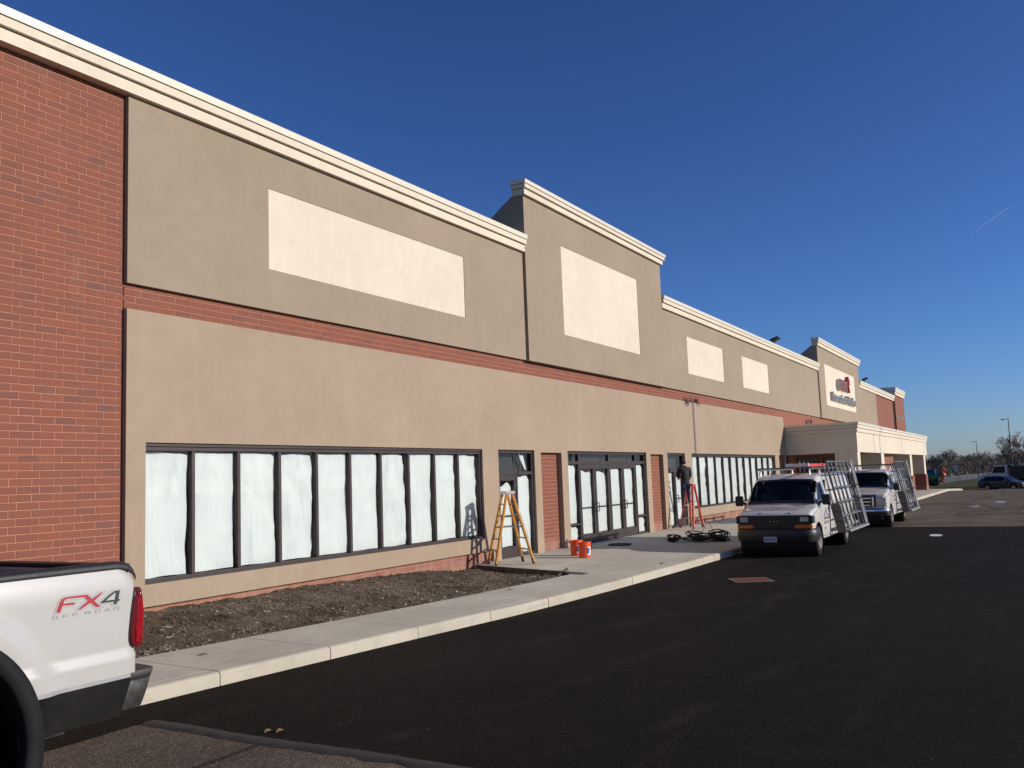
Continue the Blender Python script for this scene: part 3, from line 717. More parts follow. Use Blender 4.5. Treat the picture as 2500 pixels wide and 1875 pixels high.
# --- canopy over the far entrance
CX0, CX1, CYF, CZ0, CZ1 = 46.88, 78.2, 7.70, 2.84, 4.33
m = MB()
m.box(CX0+.05, CX1-.05, CYF+.05, CYF+.55, CZ0, 3.84); m.box(CX0+.05, CX0+.5, CYF+.55, YB-.005, CZ0, 3.84); m.box(CX1-.5, CX1-.05, CYF+.55, YB-.005, CZ0, 3.84)
m.box(CX0+.5, CX1-.5, CYF+.55, YB-.005, 3.5, 3.84)
can = m.build('canopy', CREAM, B)
for k, (z0, z1, e) in enumerate(((3.84, 4.03, .0), (4.04, 4.20, -.05))):
    m = MB(); m.box(CX0+e, CX1-e, CYF+e, YB-.006, z0, z1); m.build('canopy_band', CREAM, can)
m = MB(); m.box(CX0-.09, CX1+.09, CYF-.09, YB-.007, 4.21, CZ1); m.build('coping', COPING, can)
for x in (52.2, 63.6, 76.4): m = MB(); m.box(x, x+.025, CYF+.043, CYF+.052, CZ0, 3.84); m.build('expansion_joint', FRAME, can)
for a, b in ((46.95,47.75),(54.6,55.7),(67.5,68.6),(75.9,77.0)):
    m = MB(); m.box(a, b, CYF+.08, CYF+1.15, 1.38, CZ0-.001); m.build('pillar', CREAM, can)
    m = MB(); m.box(a-.07, b+.07, CYF+.01, CYF+1.22, .05, 1.38); m.build('pillar_base', BRICKFAR, can)
f = bars('window', [(56.2,66.4,YB-.10,YB-.02,.3,.38),(56.2,66.4,YB-.10,YB-.02,2.6,2.7)]+[(56.2+1.02*i-.03,56.2+1.02*i+.03,YB-.098,YB-.02,.38,2.6) for i in range(11)], B)
m = MB(); m.box(56.2, 66.4, YB-.04, YB-.012, .38, 2.6); m.build('pane', VGLASS, f)
f = bars('window', [(49.4,54.6,YB-.10,YB-.02,.3,.38),(49.4,54.6,YB-.10,YB-.02,2.55,2.7)]+[(49.4+1.04*i-.03,49.4+1.04*i+.03,YB-.098,YB-.02,.38,2.55) for i in range(6)], B)
m = MB(); m.box(49.4, 54.6, YB-.04, YB-.012, .38, 2.55); m.build('pane', VGLASS, f)
m = MB(); m.box(69.5, 70.0, YB-.25, YB-.005, .2, 4.9); m.build('downpipe', FRAME, B)
m = MB(); m.tube([(47.05,YB-.10,.22),(47.05,YB-.10,2.8)], .05, 10); m.build('downpipe', POLE, B, smooth=True)
# rooftop floodlights
for u, v in ((1890.5, 829), (2110, 926)):
    p = on_y(u, v, 11.5); m = MB()
    m.tube([(p.x,11.5,8.40),(p.x,11.5,p.z-.1)], .04, 8); m.prism([(11.2,p.z+.03),(11.6,p.z-.12),(11.65,p.z-.02),(11.25,p.z+.12)], 'x', p.x-.40, p.x+.20)
    m.build('floodlight', POLED, B)
# channel letters on the second raised bay
lx = 62.0; yl = YT+.012
def chan(txt, x, z, size, face, adv, sx=1.):
    for ch in txt:
        if ch != ' ':
            a = lettering('sign_letter', ch, size, simple('letter_return', (.42, .42, .42), .5) if 'letter_return' not in bpy.data.materials else bpy.data.materials['letter_return'], B, (x, yl-.10, z), (1,0,0), (0,0,1), .10, sx=sx)
            f = lettering('letter_face', ch, size, face, a, (x, yl-.204, z), (1,0,0), (0,0,1), .003, sx=sx)
        x += adv(ch)
wm = {'M': 1.25, 'I': .42, 'i': .42, 'l': .42, 't': .56, 'r': .62, ' ': .5, 'k': .8}
p0 = on_y(2041.5, 951, YT); p1 = on_y(2062, 962, YT)
chan('CAM', p0.x, p0.z, 1.10, INK_R, lambda c: 1.02 if c == 'C' else 1.10, 1.30)
m = MB(); pe = on_y(2065, 936, YT); cx, cz = pe.x, pe.z                    # small palm beside the letters
m.tube([(cx+.35,yl-.1,cz-.65),(cx+.25,yl-.1,cz-.2),(cx,yl-.1,cz+.15)], [.12,.09,.07], 8)
for a in (20, 75, 120, 165, 215, -25): m.prism([(cx,cz+.15),(cx+.38*math.cos(R_(a)),cz+.15+.26*math.sin(R_(a))+.05),(cx+.62*math.cos(R_(a-8)),cz+.12+.32*math.sin(R_(a-8))-.05)], 'y', yl-.2, yl-.02)
m.build('sign_emblem', INK_R, B)
p0 = on_y(2028, 977, YT)
GREYL = simple('grey_letter_face', (.30, .31, .33), .5)
chan('International Market', p0.x, p0.z, .80, GREYL, lambda c: .60*wm.get(c, .78), 1.05)

# ------------------------------------------------------------------ vehicle helpers (all face -X)
def arc(cx, cz, r, a0, a1, n): return [(cx+r*math.cos(R_(a0+(a1-a0)*i/n)), cz+r*math.sin(R_(a0+(a1-a0)*i/n))) for i in range(n+1)]
def lerp_keys(K, x):
    if x <= K[0][0]: return K[0][1:]
    for a, b in zip(K, K[1:]):
        if x <= b[0]:
            t = (x-a[0])/(b[0]-a[0]); return tuple(p+(q-p)*t for p, q in zip(a[1:], b[1:]))
    return K[-1][1:]
class Loft:
    """body lofted along x; keys (x, zbot, ztop, half width, half width at roof, corner radius)"""
    def __init__(s, X, Y, Z, keys, arches=(), belt=1.1, n=90):
        s.o = Vector((X, Y, Z)); s.K = keys; s.ar = arches; s.belt = belt
        xs = set(k[0] for k in keys); L0, L1 = keys[0][0], keys[-1][0]
        xs |= {L0+(L1-L0)*i/n for i in range(n+1)}
        for c, zc, r in arches: xs |= {c+r*math.cos(math.pi*i/14) for i in range(15)}
        s.xs = sorted(x for x in xs if L0 <= x <= L1)
    def half(s, x):
        zb, zt, w, wt, r = lerp_keys(s.K, x)
        for c, zc, ra in s.ar:
            if abs(x-c) < ra: zb = max(zb, zc+math.sqrt(max(0, ra*ra-(x-c)**2)))
        zb = min(zb, zt-r-.03); bl = max(zb+.02, min(s.belt, zt-r-.01))
        p = [(w-.015, zb), (w-.004, zb+(bl-zb)*.15), (w, zb+(bl-zb)*.45), (w, zb+(bl-zb)*.8), (w-.003, bl)]
        ws = wt+r
        for t in [k/9 for k in range(1, 10)]: p.append((w-.003+(min(w-.003, ws)-w+.003)*t, bl+(zt-r-bl)*t))
        ex = p[-1][0]
        for a in (25, 50, 72, 90): p.append((ex-r+r*math.cos(R_(a)), zt-r+r*math.sin(R_(a))))
        for t in (.35, .7, 1.): p.append(((ex-r)*(1-t), zt+.022*math.sin(t*math.pi/2)))
        return p
    def section(s, x):
        h = s.half(x); return [(x, -y, z) for y, z in h]+[(x, y, z) for y, z in reversed(h[:-1])]
    def w(s, p): return (s.o.x+p[0], s.o.y+p[1], s.o.z+p[2])
    def body(s, name, mat, parent, hole=None):
        m = MB(); P = [[s.w(q) for q in s.section(x)] for x in s.xs]; m.grid(P)
        if hole:
            keep = []
            for f in m.f:
                c = sum((Vector(m.v[i]) for i in f), Vector())/4-s.o
                if not hole(c): keep.append(f)
            m.f = keep; m.m = [0]*len(keep)
        for r in (P[0], P[-1]): i = len(m.v); m.v += r; m.f.append(tuple(range(i, i+len(r)))); m.m.append(0)
        return m.build(name, mat, parent, smooth=True, angle=32)
    def side_y(s, x, z):
        h = s.half(x)[:18]
        for (y0, z0), (y1, z1) in zip(h, h[1:]):
            if z0 <= z <= z1: return y0+(y1-y0)*(z-z0)/max(1e-6, z1-z0)
        return h[0][0] if z < h[0][1] else h[-1][0]
    def top_z(s, x, y):
        h = s.half(x)
        for (y0, z0), (y1, z1) in zip(h[13:], h[14:]):
            if y1 <= abs(y) <= y0: return z0+(z1-z0)*(abs(y)-y0)/min(-1e-6, y1-y0)
        return h[13][1]
    def side_patch(s, m, bot, top, sgn=-1, off=.004, nz=6, nx=8, mi=0):
        """quad patch on the body side: bot/top = ((x0,z0),(x1,z1))"""
        P = []
        for k in range(nz+1):
            t = k/nz; a = (bot[0][0]+(top[0][0]-bot[0][0])*t, bot[0][1]+(top[0][1]-bot[0][1])*t); b = (bot[1][0]+(top[1][0]-bot[1][0])*t, bot[1][1]+(top[1][1]-bot[1][1])*t)
            P.append([s.w((a[0]+(b[0]-a[0])*i/nx, sgn*(s.side_y(a[0]+(b[0]-a[0])*i/nx, a[1]+(b[1]-a[1])*i/nx)+off), a[1]+(b[1]-a[1])*i/nx)) for i in range(nx+1)])
        m.grid(P, mi)
    def top_patch(s, m, x0, x1, y0, y1, off=.004, n=10, mi=0):
        """patch on top surfaces (windscreen, bonnet): half widths y0 at x0, y1 at x1"""
        P = []
        for k in range(n+1):
            t = k/n; x = x0+(x1-x0)*t; h = y0+(y1-y0)*t
            P.append([s.w((x-off, h*(2*i/12-1), s.top_z(x, h*(2*i/12-1))+off)) for i in range(13)])
        m.grid(P, mi)
AUTOGLASS = glass_mat('vehicle_glass', (.50, .55, .54), 1.)
SEATM = simple('seat_cloth', (.10, .10, .105), .9); DASHM = simple('dash_plastic', (.030, .030, .032), .7)
def in_quad(x, z, bot, top, sh):
    t = (z-(bot[0][1]+bot[1][1])/2)/((top[0][1]+top[1][1])/2-(bot[0][1]+bot[1][1])/2)
    if not sh < t < 1-sh: return False
    a = bot[0][0]+(top[0][0]-bot[0][0])*t; b = bot[1][0]+(top[1][0]-bot[1][0])*t
    return a+.03 < x < b-.03
def cab_holes(ws, bot, top):
    def hole(c):
        if ws[0]+.02 < c.x < ws[1]-.03 and abs(c.y) < ws[2]: return c.z > 1.1
        return abs(c.y) > .55 and in_quad(c.x, c.z, bot, top, .06)
    return hole
def gasket(L, T, bot, top, sgn):
    m = MB(); w_ = .045
    def mixp(p, q, t): return (p[0]+(q[0]-p[0])*t, p[1]+(q[1]-p[1])*t)
    hz = w_/(top[0][1]-bot[0][1]); hx = w_/max(.1, bot[1][0]-bot[0][0]); ht = w_/max(.1, top[1][0]-top[0][0])
    L.side_patch(m, bot, (mixp(bot[0], top[0], hz), mixp(bot[1], top[1], hz)), sgn, .008, 1, 8)
    L.side_patch(m, (mixp(top[0], bot[0], hz), mixp(top[1], bot[1], hz)), top, sgn, .008, 1, 8)
    L.side_patch(m, (bot[0], mixp(bot[0], bot[1], hx)), (top[0], mixp(top[0], top[1], ht)), sgn, .008, 6, 1)
    L.side_patch(m, (mixp(bot[1], bot[0], hx), bot[1]), (mixp(top[1], top[0], ht), top[1]), sgn, .008, 6, 1)
    m.build('window_gasket', BLACKP, T)
def cab_interior(T, x, y, belt, seat_x):
    m = MB(); m.box(x+.86, x+1.12, y-.80, y+.80, belt-.35, belt-.02); m.build('dashboard', DASHM, T, bevel=.04)
    for s in (-.42, .42):
        m = MB(); m.box(x+seat_x, x+seat_x+.14, y+s-.24, y+s+.24, belt-.45, belt+.28); m.box(x+seat_x+.02, x+seat_x+.12, y+s-.13, y+s+.13, belt+.30, belt+.46); m.box(x+seat_x-.40, x+seat_x+.05, y+s-.25, y+s+.25, belt-.50, belt-.38); m.build('seat', SEATM, T, bevel=.04)
    m = MB(); m.lathe([(.19,-.012),(.205,0),(.19,.012),(.178,0),(.19,-.012)], (x+1.22, y-.42, belt+.02), 'x', 24); m.build('steering_wheel', DASHM, T, smooth=True)
    m = MB(); m.box(x+seat_x+.45, x+seat_x+.48, y-.86, y+.86, .45, 1.80); m.box(x+.8, x+seat_x+.46, y-.86, y+.86, .42, .46); m.build('bulkhead', SEATM, T)
    m = MB(); m.box(x+1.36, x+1.40, y-.12, y+.12, belt+.36, belt+.44); m.build('rear_view_mirror', DASHM, T, bevel=.01)
def sweep(m, path, sec, mi=0):
    """path: [(x,y)], sec: [(outward offset, z)], outward = left of travel"""
    P = []; L = len(path)
    for k, (x, y) in enumerate(path):
        a = path[max(0, k-1)]; b = path[min(L-1, k+1)]; d = Vector((b[0]-a[0], b[1]-a[1])).normalized(); n = Vector((-d.y, d.x))
        P.append([(x+n.x*o, y+n.y*o, z) for o, z in sec])
    m.grid(P, mi)
    for r in (P[0], P[-1]): i = len(m.v); m.v += r; m.f.append(tuple(range(i, i+len(r)))); m.m.append(mi)
def wheel(parent, x, y, z, r, wd, sgn, rim=None, holes=8):
    """sgn: -1 outer face towards -Y"""
    rim = rim or RIMM; k = wd/2; m = MB(); ri = r*.58
    m.lathe([(ri,-k*.8),(ri*1.06,-k*.96),(r*.8,-k),(r*.93,-k*.93),(r,-k*.70),(r,k*.70),(r*.93,k*.93),(r*.8,k),(ri,k*.8),(ri,-k*.8)], (x,y,z), 'y', 36)
    t = m.build('wheel', RUBBER, parent, smooth=True, angle=50)
    m = MB(); o = y+sgn*k
    m.lathe([(ri*1.02,-sgn*.02),(ri*.97,sgn*.0),(ri*.86,-sgn*.035),(ri*.5,-sgn*.018),(ri*.34,-sgn*.012),(ri*.31,sgn*.018),(ri*.001,sgn*.02)], (x,o,z), 'y', 32)
    for i in range(holes):
        a = 2*math.pi*i/holes; cx, cz = x+ri*.68*math.cos(a), z+ri*.68*math.sin(a)
        m.lathe([(ri*.12,sgn*-.020),(.0005,sgn*-.019)], (cx,o,cz), 'y', 8, 1)
    m.build('rim', [rim, BLACKP], t, smooth=True)
    return t
def underbody(parent, x0, x1, y, hw, z0, z1, mat=None):
    m = MB(); m.box(x0, x1, y-hw, y+hw, z0, z1); m.build('chassis', mat or BLACKP, parent, bevel=.03)

# ------------------------------------------------------------------ white pickup in the foreground
TY, TYF = 5.9, 7.9                                        # near and far body sides
SHADE = simple('deep_shade_black', (.006, .006, .006), .9, 0, .2, 9., 0, 60, .03)  # near-black colour paints the deep shade inside the near wheel arch
TK = thing('pickup_truck', (2.2, 6.9, 0), 'white pickup truck with black bed rails and side decal, cut off at the left', 'pickup truck')
AXX, AXZ, ARC = 3.00, .47, .60
def bulge(x, z):                                          # outward (towards -Y) relief of the bed side
    d = math.hypot((x-AXX)*1.1, (z-AXZ)*.95); e = 0
    if d < 1.05: e += .036*(1-max(0, min(1, (d-.86)/.10)))**1.3
    if z < .945: e += .020*min(1, (.945-z)/.03)
    if z > 1.36: e -= .035*((z-1.36)/.2)**2
    return e
def bed_side(y, sgn):
    m = MB(); zs = [.50, .54, .60, .66, .72, .757, .762, .785, .79]+[.81+.035*i for i in range(21)]+[1.545]; xs = [1.98+.035*i for i in range(69)]+[4.385]
    P = {}
    for i, x in enumerate(xs):
        for k, z in enumerate(zs):
            top_ = max(0, z-1.40); q_ = max(0, min(1, (x-4.05)/.335)); xx = x-top_*top_*4.0*q_*q_
            if z < .786: xx = min(xx, 4.31+(z-.53)*.38+.0004*(i-len(xs)))
            P[i, k] = Vector((xx, y+sgn*(bulge(xx, z)), z))
    def inside(x, z): return ((x-AXX)/.625)**2+((z-AXZ)/.725)**2 < 1
    for i in range(len(xs)-1):
        for k in range(len(zs)-1):
            cx, cz = (xs[i]+xs[i+1])/2, (zs[k]+zs[k+1])/2
            if inside(cx, cz): continue
            mi = 1 if cz < .757 else (2 if cz < .785 else 0)
            m.quad(P[i,k], P[i+1,k], P[i+1,k+1], P[i,k+1], mi)
    # rounded rear corner, following the slightly raked tail edge
    for k in range(len(zs)-1):
        prev = None
        for a in range(0, 7):
            t = R_(15*a); r = .075
            def pt(z):
                top = max(0, z-1.40)
                return Vector((xs[-1]+r*math.sin(t)-top*top*4.0, y+sgn*bulge(xs[-1], z)-sgn*r*(1-math.cos(t)), z))
            q = (pt(zs[k]), pt(zs[k+1]))
            if prev and zs[k] > .78:
                cz = (zs[k]+zs[k+1])/2; m.quad(prev[0], q[0], q[1], prev[1], 1 if cz < .757 else (2 if cz < .785 else 0))
            prev = q
    return m.build('bed_side', [WHITE, VGREY, simple('silver_stripe', (.30, .30, .30), .4) if 'silver_stripe' not in bpy.data.materials else bpy.data.materials['silver_stripe']], TK, smooth=True, angle=40)
bs = bed_side(TY, -1); bs2 = bed_side(TYF, 1)
# bed rails, inner liner, tailgate, front wall
for y, s, nm in ((TY, 1, 'n'), (TYF, -1, 'f')):
    m = MB(); sec = [(-.004,1.535),(-.012,1.55),(-.008,1.578),(.012,1.594),(.05,1.60),(.085,1.592),(.095,1.57),(.095,1.50)]
    P = [[(x, y+s*(o+.035), z-dz) for o, z in sec] for x, dz in [(1.98,0),(3.0,0),(4.0,0),(4.30,.001),(4.38,.012),(4.43,.045),(4.455,.09)]]
    m.grid(P); m.build('bed_rail', BLACKP, TK, smooth=True, angle=60)
    m = MB(); m.box(2.0, 4.40, y+s*.09, y+s*.13, .85, 1.56); m.build('bed_liner', BLACKP, TK)
m = MB(); m.box(2.0, 4.42, TY+.1, TYF-.1, .80, .86); m.box(1.96, 2.02, TY+.06, TYF-.06, .8, 1.55); m.build('bed_floor', BLACKP, TK)
m = MB(); m.box(4.40, 4.50, TY+.14, TYF-.14, .80, 1.53); tg = m.build('tailgate', WHITE, TK, bevel=.02)
m = MB(); m.box(4.39, 4.51, TY+.16, TYF-.16, 1.53, 1.565); m.build('tailgate_cap', BLACKP, tg, bevel=.01)
# flare round the rear wheel
def flare(y, sgn):
    m = MB(); P = []
    for i in range(49):
        a = R_(-14+208*i/48); c, s = math.cos(a), math.sin(a); k = 1+.05*max(0, math.sin(a))*0
        row = []
        for r, o in ((1.02,.030),(1.0,.068),(.94,.080),(.5,.086),(.10,.080),(.0,.062),(-.01,-.02),(.0,-.25)): row.append((AXX+(.575+.125*r)*c, y+sgn*o, AXZ+((.675+.115*r) if s > 0 else .6+.1*r)*s))
        P.append(row)
    m.grid(P); m.build('wheel_flare', VGREY2, TK, smooth=True, angle=60)
VGREY2 = simple('matt_grey_plastic', (.0125, .013, .014), .6, 0, .25, 7., .2, 200., .12)
flare(TY, -1); flare(TYF, 1)
m = MB(); m.lathe([(.70, 0), (.70, .62)], (AXX, TY+.09, AXZ), 'y', 40); m.build('wheel_well', SHADE, TK)
m = MB(); m.lathe([(.70, 0), (.70, .62)], (AXX, TYF-.71, AXZ), 'y', 40); m.build('wheel_well', BLACKP, TK)
m = MB(); m.tube([(AXX,TY+.3,.415),(AXX,TYF-.3,.415)], .07, 10); m.build('axle', BLACKP, TK, smooth=True)
for y, s in ((TY+.17, -1), (TYF-.17, 1)):
    wheel(TK, AXX, y, .415, .415, .27, s); wheel(TK, AXX-3.96, y, .415, .415, .27, s)
m = MB(); m.prism([(3.54,.60),(3.56,.60),(3.585,.24),(3.567,.235)], 'y', TY+.02, TY+.30); m.build('mud_flap', SHADE, TK)
m = MB(); m.prism([(3.565,.60),(3.575,.60),(3.595,.24),(3.585,.235)], 'y', TY+.012, TY+.022); m.build('flap_trim', simple('flap_grey', (.06, .06, .06), .6), TK)
underbody(TK, -1.6, 4.3, 6.9, .55, .42, .78)
m = MB(); m.tube([(2.2,7.2,.48),(4.2,7.25,.48),(4.36,7.25,.47)], .045, 10); m.build('exhaust', IRON, TK, smooth=True)
m = MB(); m.tube([(3.70,6.25,.50),(3.95,6.2,.49)], .05, 10); m.box(3.80, 3.98, 6.05, 6.2, .44, .52); m.build('tow_bracket', simple('tan_plastic', (.42, .36, .24), .7), TK)
# rear bumper: chrome shell under a black step pad
ZB0, ZB1 = .53, .785
path = [(4.405,5.955),(4.415,5.905),(4.50,5.90),(4.595,5.905),(4.618,5.93),(4.64,6.02),(4.67,6.4),(4.68,6.9),(4.67,7.4),(4.64,7.78),(4.618,7.87),(4.595,7.895),(4.50,7.90),(4.415,7.895),(4.405,7.845)]
def bump_shell(z0, z1, nm, mat, off=0., parent=TK):
    m = MB(); P = []; L = len(path)
    for k, (x, y) in enumerate(path):
        rake = lambda z: (z-ZB1)*.42
        a = path[max(0,k-1)]; b = path[min(L-1,k+1)]; d = Vector((b[0]-a[0], b[1]-a[1])).normalized(); n = Vector((d.y, -d.x))
        row = []
        for j in range(7):
            t = j/6; z = z0+(z1-z0)*t; q = .005*math.sin(t*math.pi)+off
            row.append((x+n.x*q+rake(z)*1., y+n.y*q, z))
        P.append(row)
    m.grid(P); top = [r[-1] for r in P]; bot = [r[0] for r in P]
    for ring in (top, bot): i = len(m.v); m.v += ring; m.f.append(tuple(range(i, i+len(ring)))); m.m.append(0)
    return m.build(nm, mat, parent, smooth=True, angle=40)
DUSTC = simple('dusty_chrome', (.13, .125, .12), .30, .9, .35, 9.)
bp = bump_shell(ZB0, .722, 'bumper', DUSTC); bump_shell(.724, ZB1, 'step_pad', BLACKP, -.002, bp)
m = MB(); m.prism([(4.34,.545),(4.44,.80),(4.475,.80),(4.37,.545)], 'y', TY+.03, TYF-.03); m.build('bumper_gap', BLACKP, TK)
# tail light traced on the corner
z8 = lambda a, b: (a/5.53, 1300+b/5.53)
def trace(pts, y): return [(p.x, p.z) for p in (on_y(*z8(a, b), y) for a, b in pts)]
TL = [(1852,728),(1820,800),(1790,930),(1765,1090),(1740,1330),(1737,1450),(1755,1515),(1800,1545),(1850,1535),(1890,1500),(1912,1300),(1921,1050),(1905,860),(1885,750)]
TI = [(1868,780),(1845,830),(1822,960),(1808,1120),(1797,1300),(1795,1480),(1850,1490),(1890,1470),(1903,1290),(1911,1050),(1898,880)]
for pts, y0, nm, mt, par in ((TL, TY-.022, 'tail_light', REDD, TK), (TI, TY-.030, 'lens', REDL, None)):
    m = MB(); m.prism(trace(pts, TY), 'y', y0, TY+.10 if par else TY-.0); o = m.build(nm, mt, par or tlo, smooth=True, angle=30, bevel=.008)
    if par: tlo = o
m = MB(); m.prism([(8.88-x, z) if 0 else (x, z) for x, z in trace(TL, TY)], 'y', TYF-.08, TYF+.022); m.build('tail_light', REDD, TK)
# decal: red F and X, black 4, outlines, OFF ROAD beneath
FF = [(752,1085),(800,945),(830,900),(880,872),(1150,838),(1180,840),(1150,872),(930,893),(885,905),(860,935),(853,962),(1012,942),(998,975),(845,990),(810,1082)]
XX = [(1130,872),(1150,838),(1180,838),(1240,895),(1355,812),(1388,808),(1270,925),(1365,1002),(1292,1008),(1215,950),(1085,1040),(1045,1040),(1180,925)]
F4 = [(1340,960),(1410,895),(1480,835),(1545,787),(1618,775),(1597,895),(1615,898),(1607,926),(1583,930),(1572,966),(1524,970),(1532,934)]
F4H = [(1424,921),(1480,868),(1558,808),(1543,905)]
def yd(x, z): return TY-bulge(x, z)
def flat(m, poly, off, mi=0):
    q = trace(poly, TY); i = len(m.v); m.v += [(x, yd(x, z)-off, z) for x, z in q]; m.f.append(tuple(range(i, i+len(q)))); m.m.append(mi)
def ring(m, poly, o0, o1, off, mi=0, closed=True):
    n = len(poly); A = []; Bq = []
    ar = sum(poly[i][0]*poly[(i+1)%n][1]-poly[(i+1)%n][0]*poly[i][1] for i in range(n)); sg = 1 if ar > 0 else -1
    for i in range(n):
        p, a, b = Vector(poly[i]), Vector(poly[i-1]), Vector(poly[(i+1)%n]); d1, d2 = (p-a).normalized(), (b-p).normalized()
        n1, n2 = Vector((d1.y,-d1.x))*sg, Vector((d2.y,-d2.x))*sg; nn = (n1+n2); k = nn.length
        nn = nn.normalized() if k > .05 else n1; sc = min(2.2, 1/max(.3, nn.dot(n1)))
        A.append(p+nn*o0*sc); Bq.append(p+nn*o1*sc)
    for i in range(n):
        j = (i+1) % n; q = [A[i], A[j], Bq[j], Bq[i]]; t = trace([tuple(v) for v in q], TY); k = len(m.v)
        m.v += [(x, yd(x, z)-off, z) for x, z in t]; m.f.append((k, k+1, k+2, k+3)); m.m.append(mi)
m = MB()
ring(m, F4, 17, 20, .0016, 2); ring(m, XX, 17, 20, .0017, 2); ring(m, FF, 17, 20, .0018, 2)
for k, pl in enumerate((F4, XX, FF)): ring(m, pl, 0, 16.5, .0020+.0002*k, 3)
flat(m, XX, .0032, 0); flat(m, FF, .0034, 0); flat(m, F4, .0030, 1); flat(m, F4H, .0036, 3)
def stroke(m, pts, wpx, off, mi):
    for a, b in zip(pts, pts[1:]):
        a, b = Vector(a), Vector(b); d = (b-a).normalized(); n = Vector((-d.y, d.x))*wpx/2
        t = trace([tuple(a-n-d*wpx*.4), tuple(b-n+d*wpx*.4), tuple(b+n+d*wpx*.4), tuple(a+n-d*wpx*.4)], TY); k = len(m.v)
        m.v += [(x, yd(x, z)-off, z) for x, z in t]; m.f.append((k, k+1, k+2, k+3)); m.m.append(mi)
GL = {'O': [[(.12,0),(0,.2),(.06,1),(.95,1),(1,.8),(.94,0),(.12,0)]], 'F': [[(0,0),(.08,1),(1,1)],[(.05,.52),(.85,.52)]], 'R': [[(0,0),(.08,1),(.9,1),(1,.8),(.95,.5),(.05,.5)],[(.6,.5),(.95,0)]], 'A': [[(0,0),(.6,1),(1,0)],[(.22,.35),(.88,.35)]], 'D': [[(0,0),(.08,1),(.85,1),(1,.75),(.95,.2),(.85,0),(0,0)]]}
for ch, x in zip('OFFROAD', (710, 850, 980, 1150, 1285, 1410, 1535)):
    by = 1174-(x-710)*.155
    for pl in GL[ch]: stroke(m, [(x+u*68, by-u*8-v*36) for u, v in pl], 5, .0022, 4)
m.build('decal', [INK_R, INK_K, INK_G, WHITE, INK_G], bs)
# cab and bonnet (ahead of the bed, outside the picture)
CB = Loft(-2.0, 6.9, 0, [(0,.62,1.12,.92,.84,.08),(.10,.60,1.25,.97,.86,.10),(1.15,.60,1.36,1.0,.88,.10),(1.30,.60,1.42,1.0,.86,.08),(1.95,.60,1.92,1.0,.76,.08),(2.25,.60,1.99,1.0,.74,.09),(3.55,.60,1.98,1.0,.74,.09),(3.90,.60,1.90,1.0,.78,.08)], [(1.12,.45,.56)], 1.35)
CB.body('cab', WHITE, TK)
m = MB(); CB.top_patch(m, 1.38, 1.92, .80, .70); m.build('windscreen', VGLASS, TK, smooth=True)
for s in (-1, 1):
    m = MB(); CB.side_patch(m, ((1.62,1.40),(2.65,1.40)), ((2.05,1.84),(2.65,1.86)), s); CB.side_patch(m, ((2.75,1.40),(3.72,1.40)), ((2.75,1.86),(3.66,1.84)), s); m.build('side_window', VGLASS, TK, smooth=True)

# ------------------------------------------------------------------ glaziers' vans
def van_rack(T, xa, xb, ybot, ytop, zb, zt, ny, pad=True, van_y=4.78):
    """leaning steel glass rack on the side of a van"""
    def P(x, t, o=0.): return (x, ybot+(ytop-ybot)*t-o, zb+(zt-zb)*t)
    r = thing_part('glass_rack', T, [])
    m = MB()
    xs = [xa+(xb-xa)*k/5 for k in range(6)]
    for k, x in enumerate(xs): m.bar(P(x, 0), P(x, 1), .055 if k in (0, 5) else .035, .045, upv=(1,0,0))
    for t in (.205, .41, .62, .84, 1.0): m.tube([P(xa, t, .01), P(xb, t, .01)], .024, 8)
    for k in range(5):                                    # second, inner layer of uprights
        x = xa+.25+(xb-xa)*k/5; m.bar((x, ybot+.17+(ytop-ybot)*.1, zb+.15), (x+.0, ytop+.14, zt-.05), .03, .03, upv=(1,0,0))
    o = m.build('glass_rack', STEEL, T, bevel=.004)
    m = MB(); m.bar((xa-.03, ybot-.07, zb), (xb+.10, ybot-.07, zb), .14, .055); m.bar((xa, ybot+.12, zb+.10), (xb, ybot+.12, zb+.10), .06, .06)
    for x in (xa+.15, xb-.15): m.bar((x, ybot-.05, zb), (x, van_y+.05, zb+.02), .05, .05)
    m.build('ledge', ALU, o, bevel=.004)
    m = MB()                                              # upright stakes leaning on the rear part
    for k, dx in enumerate((.02, .14, .30)): m.tube([(xb+dx, ybot-.06, zb+.03), (xb+dx-.05, ytop-.10, zt+.03)], .022, 8)
    m.build('stake', STEEL, o, smooth=True)
    m = MB()
    for t in (.42, .63):
        for q in range(7): a = P(xb-.28+.1*q, t, .05+.05*(q % 2)); m.ell(a, (.06,.035,.03), 8, 6)
        m.bar(P(xb-.35, t, .04), P(xb+.36, t+.01, .05), .035, .035)
    m.build('strap_clamp', BLACKP, o)
    if pad:
        m = MB(); sx0, sx1 = xa-.02, xa+.02; prof = [(ybot-.05,zb-.03),(ybot+.16,zb-.05),(ybot+.30,zb+.62),(ybot+.25,zb+.69),(ybot+.10,zb+.70),(ybot+.05,zb+.64)]
        m.prism(prof, 'x', xa-.10, xa-.035); m.build('end_guard', simple('guard_grey', (.15, .13, .105), .9) if 'guard_grey' not in bpy.data.materials else bpy.data.materials['guard_grey'], o, bevel=.01)
        m = MB()
        for z in (.24, .47): m.box(xa-.104, xa-.09, ybot+.05*z, ybot+.15+.25*z, zb+z, zb+z+.02)
        m.build('guard_seam', BLACKP, o)
    return o
def thing_part(*a): return None
